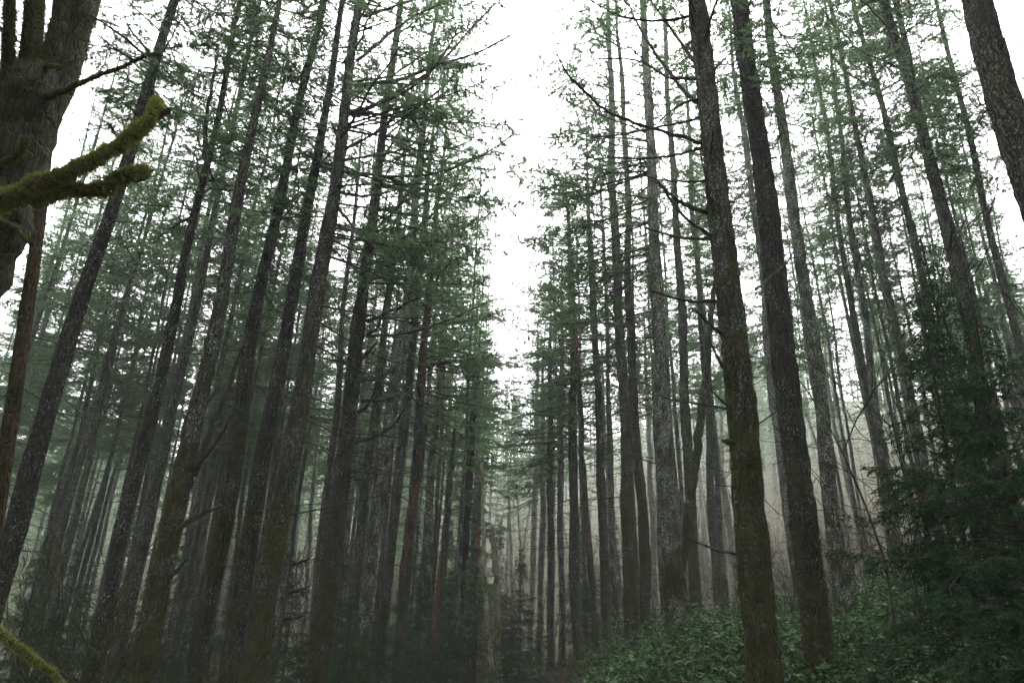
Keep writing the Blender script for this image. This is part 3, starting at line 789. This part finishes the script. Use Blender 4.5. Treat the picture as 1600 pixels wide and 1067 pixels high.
# a mossy fallen bough low at the edge
fb_p = at(40, 1040, 4.2); fb_p[2] = float(ground_z(fb_p[0], 4.2))
fb = empty('fallen_branch', fb_p)
tag(fb, 'bright moss-coated dead bough slanting down across the lower corner', 'branch')
so, P, rr = limb(fb, [(-40, 970, 11), (0, 988, 10), (40, 1020, 11), (75, 1046, 8), (110, 1085, 6), (125, 1130, 5)], 4.0, 4.4, name='bough', mat=M_MOSSB, seed=600, k=10)
link('moss', make_mesh('moss', [(*fuzz(P, rr, 5000, 601, L=.018, W=.004), 0)], [M_MOSS], smooth=False), so)

# ------------------------------------------------------------------ snags, poles and the crooked stem
def pole(name, cat, label, pts, Y, mat, k=12, twigs=0, seed=0, rough=.06, moss=0, group=None):
    base = at(pts[0][0], pts[0][1], Y)
    gz = float(ground_z(base[0], Y))
    pts = list(pts)
    x0, y0, w0 = pts[0]; x1, y1, _ = pts[1]
    up_ = at(x1, y1, Y) - base
    f = base + up_ / up_[2] * (gz - base[2]) if base[2] > gz else base.copy()
    f[2] = gz
    if base[2] > gz:
        fx, fy = px_of(f); pts = [(fx, fy, w0 * 1.15)] + pts
    r = empty(name, f); tag(r, label, cat, group)
    o, P, rr = limb(r, pts, Y, Y, name='trunk', mat=mat, k=k, twigs=0, seed=seed, rough=rough)
    if twigs:
        g = np.random.default_rng(seed)
        i = (g.random(twigs) * (len(P) * .8) + len(P) * .15).astype(int).clip(0, len(P) - 1)
        d = norm(np.stack([g.normal(size=twigs), g.normal(size=twigs), g.normal(size=twigs) * .3], 1))
        L = g.uniform(.15, 1.1, twigs)
        TP = np.stack([P[i], P[i] + d * L[:, None] * .5 - [0, 0, .03], P[i] + d * L[:, None] + g.normal(size=(twigs, 3)) * .08], 1)
        link('twigs', make_mesh('twigs', [(*tubes(TP, np.tile([.01, .007, .003], (twigs, 1)), 4), 0)], [M_DEADBR]), r)['kind'] = 'stuff'
    return r, P, rr
pole('dead_snag', 'snag', 'dark dead snag leaning toward the gap, its top broken off', [(675, 1067, 14), (690, 909, 13), (700, 784, 10), (707, 710, 7), (710, 669, 4)], 24.0, MB['red'], twigs=26, seed=1)
pole('dead_pole', 'dead trunk', 'thin dead pole curving at its foot before the drooping green fir', [(776, 1067, 8), (762, 984, 7), (756, 859, 6), (753, 724, 4)], 21.0, MB['pale'], seed=2, k=8)
pole('dead_pole', 'dead trunk', 'very thin reddish broken pole beside the curved thin dead pole', [(742, 1067, 6), (744, 940, 5), (747, 815, 3.5)], 22.0, MB['red'], seed=3, k=8)
pole('dead_pole', 'dead trunk', 'short yellow-mossed pole with a ragged top at the foot of the gap', [(779, 1040, 10), (777, 930, 9), (772, 850, 9), (768, 820, 5)], 26.0, MB['pale'], seed=4, k=8)
pole('alder_stem', 'tree', 'crooked mossy stem leaning across from the swollen-footed trunk', [(1056, 950, 15), (1066, 880, 12), (1078, 790, 12), (1086, 730, 13.5), (1095, 660, 13), (1105, 560, 11), (1113, 480, 8), (1120, 400, 6), (1128, 300, 4)], hero['z']['Y'] + .5, MB['mossy'], twigs=12, seed=5)
pole('leaning_trunk', 'dead trunk', 'thin dark trunk leaning between the straight blackish and the knobbly dark trunks', [(933, 1020, 11), (925, 900, 10), (914, 784, 10), (906, 634, 8), (900, 520, 6), (896, 440, 4)], 29.0, MB['red'], twigs=20, seed=6)
for i, (px, py, qx, qy, Y, w) in enumerate([(960, 950, 944, 640, 44, 9), (972, 930, 935, 690, 46, 5), (1022, 940, 1010, 600, 46, 10), (1150, 900, 1112, 640, 44, 11), (1133, 880, 1125, 560, 48, 7),
                                            (1235, 760, 1205, 520, 46, 8), (1260, 860, 1240, 560, 50, 7), (1350, 880, 1300, 640, 42, 9), (1330, 880, 1250, 610, 50, 5), (800, 900, 792, 700, 52, 5),
                                            (815, 870, 806, 720, 55, 4), (480, 900, 500, 640, 44, 6), (450, 960, 470, 760, 44, 5)]):
    nb = ['the wider moss-sleeved trunk', 'the wider moss-sleeved trunk, thinner one', 'the narrower moss-sleeved trunk', 'the big snag-branched trunk', 'the upright mossy fir',
          'the pale speckled trunk', 'the smooth clear trunk', 'the bank-top trunk, stouter one', 'the bank-top trunk, thin slanting one', 'the pale yellow pole, in the gap',
          'the hazy grey trunk, far in the gap', 'the broad moss-footed trunk', 'the broad moss-footed trunk, low and thin'][i]
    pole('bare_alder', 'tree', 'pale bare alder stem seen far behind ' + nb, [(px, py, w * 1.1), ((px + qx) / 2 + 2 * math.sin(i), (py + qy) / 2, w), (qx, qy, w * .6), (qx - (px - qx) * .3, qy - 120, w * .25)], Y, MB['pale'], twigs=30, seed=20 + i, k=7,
         group='bare pale alders behind the firs')

# ------------------------------------------------------------------ background firs, each one an object
trunks_bg = []
for i in range(6):
    kb = ['plain', 'lichen', 'dark', 'mossy', 'plain', 'lichen'][i]
    me, ax, _ = trunk_mesh('trunk', np.array([0, 0, 1.5]), np.array([.25 * math.sin(i * 2), .25 * math.cos(i * 3), 20.0]), .36, .17, 30.0, MB[kb], i * 3.1, nseg=10, step=.3, flare=.35, hidden_top=22, bend=.07)
    trunks_bg.append((me, ax))
g = np.random.default_rng(5)
cand = []
placed = [(x, y) for x, y in hero_xy]
tries = 0
while tries < 60000 and len(cand) < 330:
    tries += 1
    Y = 25 + 50 * g.random() ** .85
    X = g.uniform(-.86, .86) * Y
    px, py = px_of(np.array([X, Y, 2.0]))
    if px < -90 or px > 1700: continue
    Xc = px_of(np.array([X, Y, 1.0]))[0] - 803
    if abs(Xc) < 24 + 1111 * 1.7 / Y: continue
    if 803 < px < 1300 and Y < 33: continue
    if X > 0 and Y > 44: continue
    if 440 < px < 560 and g.random() < .7: continue
    if px > 1080 and px < 1340 and g.random() < .5: continue
    if X < 0 and Y > 58: continue
    sp = (1.55 if X < 0 else 2.0) + .014 * Y
    if any((X - a) ** 2 + (Y - b) ** 2 < sp * sp for a, b in placed): continue
    placed.append((X, Y)); cand.append((X, Y))
cand.sort(key=lambda c: c[1])
cand = cand[:232] + [(2.9, 50.0), (4.2, 44.0), (3.6, 60.0), (5.4, 57.0), (-3.2, 56.0), (-2.7, 66.0), (3.0, 69.0)]
hs_ = sorted([(px_of(h['axis'](max(.0, 3.0)) + h['foot'])[0], h['nick']) for h in hero.values()])
slots = {}
for X, Y in cand:
    px = px_of(np.array([X, Y, float(ground_z(X, Y)) + 4.0]))[0]
    k = sum(1 for h in hs_ if h[0] < px)
    slots.setdefault(k, []).append((X, Y))
ORD = ['nearest', 'second nearest', 'third nearest', 'fourth nearest']
lab = {}
for k, lst in slots.items():
    lst.sort(key=lambda c: c[1])
    if k == 0: where = 'beyond the rusty mossy trunk at the picture edge'
    elif k == len(hs_): where = 'beyond the massive corner trunk at the picture edge'
    else: where = 'between %s and %s' % (hs_[k - 1][1], hs_[k][1])
    where = where.replace('the wider of the moss-sleeved pair', 'the wider moss-sleeved trunk').replace('the narrower of the moss-sleeved pair', 'the narrower moss-sleeved trunk')
    where = where.replace('the straight blackish trunk', 'the blackish trunk').replace('the near-touching dark trunk', 'the near-touching trunk').replace('the thick black leaning trunk', 'the black leaning trunk')
    for i, c in enumerate(lst):
        if len(lst) == 1: lab[c] = 'lone back fir ' + where
        elif i < 4: lab[c] = '%s back fir %s' % (ORD[i], where)
        else: lab[c] = 'farther hazy fir ' + where
        while len(lab[c].replace('-', ' ').split()) > 16 and ' the ' in lab[c]: lab[c] = lab[c].replace(' the ', ' ', 1)
for i, (X, Y) in enumerate(cand):
    z = float(ground_z(X, Y))
    r = empty('fir_tree', (X, Y, z))
    tag(r, lab[(X, Y)], 'tree', 'crowded firs behind the front trunks')
    ti = int(g.integers(0, 6)); me, ax = trunks_bg[ti]
    s = g.uniform(.8, 1.1)
    r.rotation_euler = (g.normal() * .012, g.normal() * .012, g.random() * 6.28)
    t = link('trunk', me, r); wd = s * g.uniform(.55, .95); t.scale = (wd, wd, s)
    kind = 'forest' if g.random() < .7 else 'slim'
    c = link('crown', CROWNS[kind][int(g.integers(0, len(CROWNS[kind])))], r)
    c.rotation_euler = (0, 0, g.random() * 6.28); cs = s * g.uniform(.85, 1.15); c.scale = (cs, cs, s)

# ------------------------------------------------------------------ young hemlocks and firs in the understorey
ytr, yax, _ = trunk_mesh('trunk', np.array([0, 0, .5]), np.array([.05, .02, 5.0]), .10, .03, 6.0, MB['dark'], 4.4, nseg=8, step=.3, flare=.1, hidden_top=5, bend=.02)
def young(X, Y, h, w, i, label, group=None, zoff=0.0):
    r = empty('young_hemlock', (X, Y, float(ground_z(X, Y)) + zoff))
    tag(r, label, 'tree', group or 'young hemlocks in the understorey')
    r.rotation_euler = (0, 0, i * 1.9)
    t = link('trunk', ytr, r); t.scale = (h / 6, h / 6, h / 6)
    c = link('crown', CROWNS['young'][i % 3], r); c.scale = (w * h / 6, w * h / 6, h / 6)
    return r
def yp(px, py, Y):       # foot position from a column of the photograph and a distance
    return at(px, py, Y)[0]
YT = [
 (1520, 900, 9.5, 6.2, 1.35, 'dark drooping hemlock in front of the tuft-wrapped trunk'),
 (1610, 900, 8.5, 5.6, 1.3, 'near-black drooping hemlock at the picture edge below the massive corner trunk'),
 (1555, 900, 14.5, 8.5, .95, 'tall dark hemlock behind the drooping pair'),
 (1505, 900, 7.6, 2.0, 1.2, 'low dark hemlock sapling spreading among the leafy shrubs'),
 (740, 1000, 25, 4.0, 1.0, 'bushy young hemlock at the foot of the drooping green fir'),
 (812, 1000, 33, 5.6, 1.0, 'green hemlock filling the foot of the gap before the pale yellow pole'),
 (790, 1000, 30, 3.6, 1.2, 'lower green hemlock beside the one filling the gap'),
 (845, 1020, 24, 2.2, 1.5, 'low spreading hemlock where the gap meets the shrubs'),
 (800, 1040, 19, 1.7, 1.7, 'lowest hemlock sapling in the middle of the gap'),
 (700, 1000, 22, 3.6, 1.1, 'young hemlock behind the dark leaning snag'),
 (655, 1000, 26, 4.4, 1.0, 'young hemlock between the red-striped and speckled trunks'),
 (620, 1000, 24, 3.6, 1.1, 'young hemlock behind the moss-speckled trunk'),
 (545, 1000, 20, 3.4, 1.2, 'young hemlock behind the sweeping-bough fir'),
 (470, 1000, 17, 2.8, 1.2, 'young hemlock beside the broad moss-footed trunk'),
 (590, 1020, 16, 2.2, 1.3, 'low hemlock sapling before the lichen-flecked trunk'),
 (915, 960, 36, 5.5, 1.1, 'deep green hemlock behind the thin leaning trunk'),
 (905, 960, 42, 7.5, .9, 'taller hazy hemlock behind the straight blackish trunk'),
 (960, 960, 40, 7.0, .9, 'hazy hemlock behind the knobbly dark trunk'),
 (420, 1000, 22, 3.4, 1.1, 'young hemlock behind the bare dark trunk'),
 (150, 960, 14, 2.6, 1.2, 'young hemlock beyond the thick black leaning trunk'),
 (90, 960, 17, 3.4, 1.2, 'taller young hemlock beyond the thick black leaning trunk'),
 (230, 960, 19, 3.0, 1.1, 'young hemlock behind the fork-topped dark fir'),
 (340, 960, 21, 3.0, 1.1, 'young hemlock behind the trunk with black dead forks'),
 (775, 1000, 48, 9, .8, 'slender hazy hemlock deep in the gap'),
 (735, 1000, 40, 10, .8, 'tall slender hemlock behind the drooping green fir'),
 (1185, 800, 40, 7, .9, 'hazy hemlock between the big snag-branched and smooth clear trunks'),
 (30, 1000, 24, 5.5, .9, 'green hemlock past the rusty mossy trunk'),
 (70, 1000, 31, 8.0, .8, 'tall hazy hemlock past the thick black leaning trunk'),
 (120, 1000, 27, 5.0, 1.0, 'mid-sized hemlock glimpsed between the thick black leaning trunk and fork-topped fir'),
 (175, 1000, 34, 8.5, .8, 'tall hazy hemlock glimpsed behind the fork-topped fir'),
 (215, 1000, 25, 4.6, 1.0, 'bushy hemlock glimpsed between the fork-topped and slim grey firs'),
 (265, 1000, 32, 7.5, .8, 'tall hazy hemlock behind the slim grey fir'),
 (310, 1000, 26, 5.2, 1.0, 'bushy hemlock right behind the moss-banded fir'),
 (365, 1000, 33, 7.0, .8, 'tall hazy hemlock past the moss-banded fir'),
 (450, 1000, 30, 6.0, .9, 'hazy hemlock glimpsed past the bare dark trunk'),
 (525, 1000, 31, 6.5, .9, 'hazy hemlock glimpsed past the thin pole fir'),
 (570, 1000, 27, 5.4, 1.0, 'bushy hemlock past the narrow grey trunk'),
 (640, 1000, 33, 7.5, .8, 'tall hazy hemlock past the red-striped trunk'),
 (690, 1000, 35, 8.0, .8, 'tall hazy hemlock past the speckled trunk'),
]
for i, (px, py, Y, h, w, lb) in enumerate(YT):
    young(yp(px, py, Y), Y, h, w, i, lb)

# ------------------------------------------------------------------ bare shrubs
def shrub_mesh(name, seed, n0=5, H=2.6, mat=None, spread=.6, depth=4):
    g = np.random.default_rng(seed)
    segs = []
    def grow(p, d, L, r, dep):
        n = 5; P = [p]
        for _ in range(n - 1):
            d = norm(d + g.normal(size=3) * .16 + np.array([0, 0, .04]))
            P.append(P[-1] + d * L / (n - 1))
        segs.append((np.array(P), np.linspace(r, r * .55, n)))
        if dep > 0:
            for _ in range(int(g.integers(2, 4))):
                i = int(g.integers(1, n)); dd = norm(d + g.normal(size=3) * .45 + np.array([0, 0, .15]))
                grow(P[i], dd, L * g.uniform(.45, .8), r * .55, dep - 1)
    for i in range(n0):
        a = i * 2.4 + g.random()
        d = norm(np.array([math.cos(a) * spread, math.sin(a) * spread, 1.0]))
        grow(np.array([math.cos(a) * .08, math.sin(a) * .08, -.05]), d, H * g.uniform(.35, .5), .011 * H / 2.6, depth)
    P = np.stack([s[0] for s in segs]); Rr = np.stack([s[1] for s in segs]).clip(.0025, 1)
    return make_mesh(name, [(*tubes(P, Rr, 4), 0)], [mat or M_DEADBR])
M_MTWIG = plain('mossy_twigs', (.014, .015, .006), (.045, .048, .014), 5)
SHR = [shrub_mesh('bare_shrub', 700 + i, n0=6, H=2.6) for i in range(3)] + [shrub_mesh('bare_shrub', 710 + i, n0=4, H=3.4, mat=M_MTWIG, spread=.22) for i in range(2)]
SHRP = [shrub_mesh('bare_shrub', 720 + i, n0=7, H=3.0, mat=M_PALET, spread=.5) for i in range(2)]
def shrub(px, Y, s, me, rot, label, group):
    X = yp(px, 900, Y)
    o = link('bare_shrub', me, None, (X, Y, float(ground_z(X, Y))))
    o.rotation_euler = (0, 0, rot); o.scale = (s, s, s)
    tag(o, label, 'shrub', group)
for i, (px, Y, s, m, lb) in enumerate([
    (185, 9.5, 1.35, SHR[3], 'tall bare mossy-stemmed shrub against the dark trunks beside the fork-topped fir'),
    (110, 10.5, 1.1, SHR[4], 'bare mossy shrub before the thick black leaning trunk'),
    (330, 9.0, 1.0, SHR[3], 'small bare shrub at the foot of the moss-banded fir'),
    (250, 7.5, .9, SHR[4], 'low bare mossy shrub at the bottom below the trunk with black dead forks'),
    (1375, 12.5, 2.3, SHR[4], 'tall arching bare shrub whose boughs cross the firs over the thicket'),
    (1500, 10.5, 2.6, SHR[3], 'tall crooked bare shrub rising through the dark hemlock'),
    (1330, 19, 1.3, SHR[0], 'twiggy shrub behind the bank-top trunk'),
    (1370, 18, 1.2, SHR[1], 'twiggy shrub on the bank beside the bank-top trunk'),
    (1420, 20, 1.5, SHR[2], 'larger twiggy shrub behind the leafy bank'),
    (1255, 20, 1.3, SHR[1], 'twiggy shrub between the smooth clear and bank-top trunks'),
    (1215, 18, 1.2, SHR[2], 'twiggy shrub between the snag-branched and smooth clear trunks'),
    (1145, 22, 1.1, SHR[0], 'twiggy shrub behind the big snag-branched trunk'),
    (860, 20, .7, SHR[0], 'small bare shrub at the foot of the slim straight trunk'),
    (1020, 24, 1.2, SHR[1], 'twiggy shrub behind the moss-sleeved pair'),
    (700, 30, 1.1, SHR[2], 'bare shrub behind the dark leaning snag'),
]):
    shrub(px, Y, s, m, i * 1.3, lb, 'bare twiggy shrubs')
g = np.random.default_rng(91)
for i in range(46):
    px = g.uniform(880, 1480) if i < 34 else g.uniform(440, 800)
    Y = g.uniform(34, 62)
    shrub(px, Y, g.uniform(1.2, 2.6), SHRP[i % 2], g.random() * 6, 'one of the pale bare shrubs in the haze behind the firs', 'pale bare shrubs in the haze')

# ------------------------------------------------------------------ leafy shrub cover on the bank
def salal():
    g = np.random.default_rng(8)
    C = []
    n = 0
    while n < 1500:
        Y = 5.5 + 24 * g.random() ** 1.15; X = g.uniform(-.4, .85 * Y)
        if Y < 14 and X < 1.2 + (14 - Y) * .1: continue
        if X < 1.0 + .03 * Y: continue
        if Y > 20 and X < 2.4: continue
        C.append((X, Y, g.uniform(.5, .95) * (1 + .9 * max(-.5, vnoise(np.array([X * .55, Y * .55, 1.0])))))); n += 1
    C = np.array(C)
    per = np.where(C[:, 1] < 16, 95, 60)
    idx = np.repeat(np.arange(len(C)), per)
    N = len(idx)
    d = norm(g.normal(size=(N, 3))); d[:, 2] = np.abs(d[:, 2])
    rr = g.random(N) ** .4
    s = C[idx, 2]
    P = np.stack([C[idx, 0] + d[:, 0] * rr * .55 * s, C[idx, 1] + d[:, 1] * rr * .55 * s, ground_z(C[idx, 0], C[idx, 1]) + .05 + d[:, 2] * rr * .85 * s], -1)
    nrm = norm(d * .5 + np.array([0, 0, .8]) + g.normal(size=(N, 3)) * .45)
    ax = norm(np.cross(nrm, g.normal(size=(N, 3)))); sd = np.cross(nrm, ax)
    L = g.uniform(.07, .145, N)[:, None]; W = L * g.uniform(.5, .65, N)[:, None]
    a = P; b = P + ax * L * .5 + sd * W * .5 - nrm * L * .02; c = P + ax * L - nrm * L * .15; e = P + ax * L * .5 - sd * W * .5 - nrm * L * .02
    mid = P + ax * L * .5 - nrm * L * .10
    V = np.stack([a, b, c, e, mid], 1).reshape(-1, 3)
    i = np.arange(N)[:, None] * 5
    T = np.concatenate([i + [0, 4, 1], i + [1, 4, 2], i + [2, 4, 3], i + [3, 4, 0]])
    # stems
    k = len(C) * 5; ii = np.repeat(np.arange(len(C)), 5)
    b0 = np.stack([C[ii, 0], C[ii, 1], ground_z(C[ii, 0], C[ii, 1]) - .05], -1)
    dd = norm(g.normal(size=(k, 3)) * .6 + [0, 0, 1.0]); LL = (.8 * C[ii, 2])[:, None]
    TP = np.stack([b0, b0 + dd * LL * .5, b0 + dd * LL + g.normal(size=(k, 3)) * .05], 1)
    SV, SQ = tubes(TP, np.tile([.006, .005, .003], (k, 1)), 3)
    o = link('undergrowth', make_mesh('undergrowth', [(V, T, 0), (SV, SQ, 1)], [M_SALAL, M_TWIG], smooth=False))
    tag(o, 'glossy dark green leafy shrubs covering the bank', 'shrubs', kind='stuff')
salal()

# ------------------------------------------------------------------ sword ferns on the low ground
def fern_mesh(seed):
    g = np.random.default_rng(seed); parts = []
    for i in range(16):
        a = i * 2.4; L = g.uniform(.6, .95)
        s = np.linspace(0, 1, 9)
        h = np.array([math.cos(a), math.sin(a), 0])
        P = h * (L * s * .8)[:, None]; P[:, 2] = L * (1.1 * s - .95 * s ** 2)
        parts.append((*tubes(P, .005 * (1 - .7 * s), 3), 0))
        m = 34; st = np.repeat(np.linspace(.12, .98, m), 2); f = st * 8; k = np.minimum(f.astype(int), 7); fr = (f - k)[:, None]
        p = P[k] * (1 - fr) + P[k + 1] * fr; T = norm(P[k + 1] - P[k]); S = norm(np.cross(T, [0, 0, 1.0])) * np.tile([1, -1], m)[:, None]
        parts.append((*blades(p, norm(S + T * .35 - [0, 0, .15]), .12 * np.sin(np.pi * (.12 + st * .85)) + .02, np.full(2 * m, .022), g), 0))
    return make_mesh('fern', parts, [M_FERN], smooth=False)
FERN = [fern_mesh(800 + i) for i in range(2)]
g = np.random.default_rng(44)
for i in range(34):
    px = g.uniform(-40, 760); Y = g.uniform(6.5, 20); X = yp(px, 1000, Y)
    o = link('fern', FERN[i % 2], None, (X, Y, float(ground_z(X, Y))))
    s = g.uniform(.8, 1.4); o.scale = (s, s, s); o.rotation_euler = (0, 0, g.random() * 6)
    tag(o, 'one of the sword ferns in the shade under the crowded firs', 'fern', 'sword ferns on the low ground')

# ------------------------------------------------------------------ the wooded hillside far behind
def conifer_mass(name, X, Y, label, seed, per=750, hlo=17, hhi=27, big=1.0, tr=.22, live=.22):
    g = np.random.default_rng(seed); parts = []
    Z = ground_z(X, Y); H = g.uniform(hlo, hhi, len(X))
    base = np.stack([X, Y, Z], -1)
    top = base + np.stack([g.normal(size=len(X)) * .3, X * 0, H], -1)
    parts.append((*tubes(np.stack([base, (base + top) / 2, top], 1), np.stack([X * 0 + tr, X * 0 + tr * .7, X * 0 + .03], 1), 6), 0))
    idx = np.repeat(np.arange(len(X)), per); N = len(idx)
    u = g.random(N) ** .8; h = H[idx] * (live + (1 - live) * u); az = g.random(N) * 6.283
    rad = (2.9 * (1 - u) ** .8 + .15) * g.random(N) ** .6
    P = base[idx] + np.stack([np.cos(az) * rad, np.sin(az) * rad, h - .18 * rad], -1)
    d = norm(np.stack([np.cos(az), np.sin(az), g.normal(size=N) * .25 - .1], -1) + g.normal(size=(N, 3)) * .35)
    parts.append((*blades(P, d, g.uniform(.5, 1.1, N) * big, g.uniform(.10, .20, N) * big, g), 1))
    o = link(name, make_mesh(name, parts, [M_TWIG, M_FAR], smooth=False))
    tag(o, label, 'forest', kind='stuff')
g = np.random.default_rng(17)
X = g.uniform(-130, 160, 420); Y = g.uniform(76, 200, 420); keep = np.abs(X) < Y * .95
conifer_mass('hillside_forest', X[keep], Y[keep], 'hazy mass of conifers climbing the hillside far behind', 18)
def thicket():
    # bare pale alder saplings, a hazy mass of stems and twigs behind the firs
    g = np.random.default_rng(23); n = 650
    Y = g.uniform(46, 82, n); X = np.where(g.random(n) < .8, g.uniform(.5, 46, n), g.uniform(-22, -3, n))
    Z = ground_z(X, Y); L = g.uniform(4, 13, n); s = np.linspace(0, 1, 7)
    ln = g.normal(size=(n, 2)) * .12
    P = np.stack([X[:, None] + ln[:, :1] * L[:, None] * s + .12 * np.sin(s * 7 + X[:, None]), Y[:, None] + ln[:, 1:] * L[:, None] * s, Z[:, None] + L[:, None] * s], -1)
    parts = [(*tubes(P, (.028 + .005 * L)[:, None] * (1 - .8 * s), 4), 0)]
    k = n * 26; i = np.repeat(np.arange(n), 26); st = .15 + .85 * g.random(k); f = st * 5.99; j = f.astype(int); fr = (f - j)[:, None]
    b = P[i, j] * (1 - fr) + P[i, j + 1] * fr; d = norm(np.stack([g.normal(size=k), g.normal(size=k), g.random(k) * 1.6], -1)); T = g.uniform(.4, 1.9, k)[:, None]
    TP = np.stack([b, b + d * T * .5 + g.normal(size=(k, 3)) * .06, b + d * T + g.normal(size=(k, 3)) * .15 + [0, 0, .15]], 1)
    parts.append((*tubes(TP, np.tile([.016, .011, .006], (k, 1)), 3), 0))
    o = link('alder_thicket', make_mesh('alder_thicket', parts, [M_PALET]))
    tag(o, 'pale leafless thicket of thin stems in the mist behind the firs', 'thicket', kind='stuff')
thicket()
X, Y = [], []
while len(X) < 330:
    x, y = g.uniform(-60, 60), g.uniform(-45, 66)
    if abs(x) < .95 * y + 3.5 or math.hypot(x, y) < 4.5: continue
    if any((x - a) ** 2 + (y - b) ** 2 < 8 for a, b in zip(X, Y)): continue
    X.append(x); Y.append(y)
Xl, Yl = g.uniform(-85, -4, 70), g.uniform(64, 98, 70)
kl = (np.abs(Xl) < .95 * Yl) & (np.abs(Xl / Yl + .25) > .055)
conifer_mass('farther_forest', Xl[kl], Yl[kl], 'dim green mass of firs closing the view between the crowded trunks', 21, per=1300, live=.08, big=.8, hlo=12, hhi=20)
conifer_mass('surrounding_forest', np.array(X), np.array(Y), 'unseen firs of the same wood round and behind the viewpoint, added to block light', 19, per=1500, hlo=24, hhi=32, big=1.3, live=.3)  # out of view; added so sky light from behind and the sides is blocked

# ------------------------------------------------------------------ haze: one closed box of even thin mist round everything
def haze():
    x0, x1, y0, y1, z0, z1 = -200, 200, -75, 285, -6, 92
    V = np.array([(x, y, z) for x in (x0, x1) for y in (y0, y1) for z in (z0, z1)], float)
    Q = np.array([(0, 1, 3, 2), (4, 6, 7, 5), (0, 4, 5, 1), (2, 3, 7, 6), (0, 2, 6, 4), (1, 5, 7, 3)])
    m, n, l, out = new_mat('haze')
    pv = n.new('ShaderNodeVolumePrincipled')
    pv.inputs['Color'].default_value = (.92, .97, .94, 1)
    pv.inputs['Density'].default_value = HAZE_D
    pv.inputs['Anisotropy'].default_value = .0
    pv.inputs['Density Attribute'].default_value = ''
    l.new(pv.outputs[0], out.inputs['Volume'])
    try: m.cycles.homogeneous_volume = True
    except Exception: pass
    o = link('haze', make_mesh('haze', [(V, Q, 0)], [m], smooth=False))
    tag(o, 'thin pale mist hanging through the whole forest', 'haze', kind='stuff')
HAZE_D = 0.0013
zmax = max(h['foot'][2] + h['H'] for h in hero.values())
haze()
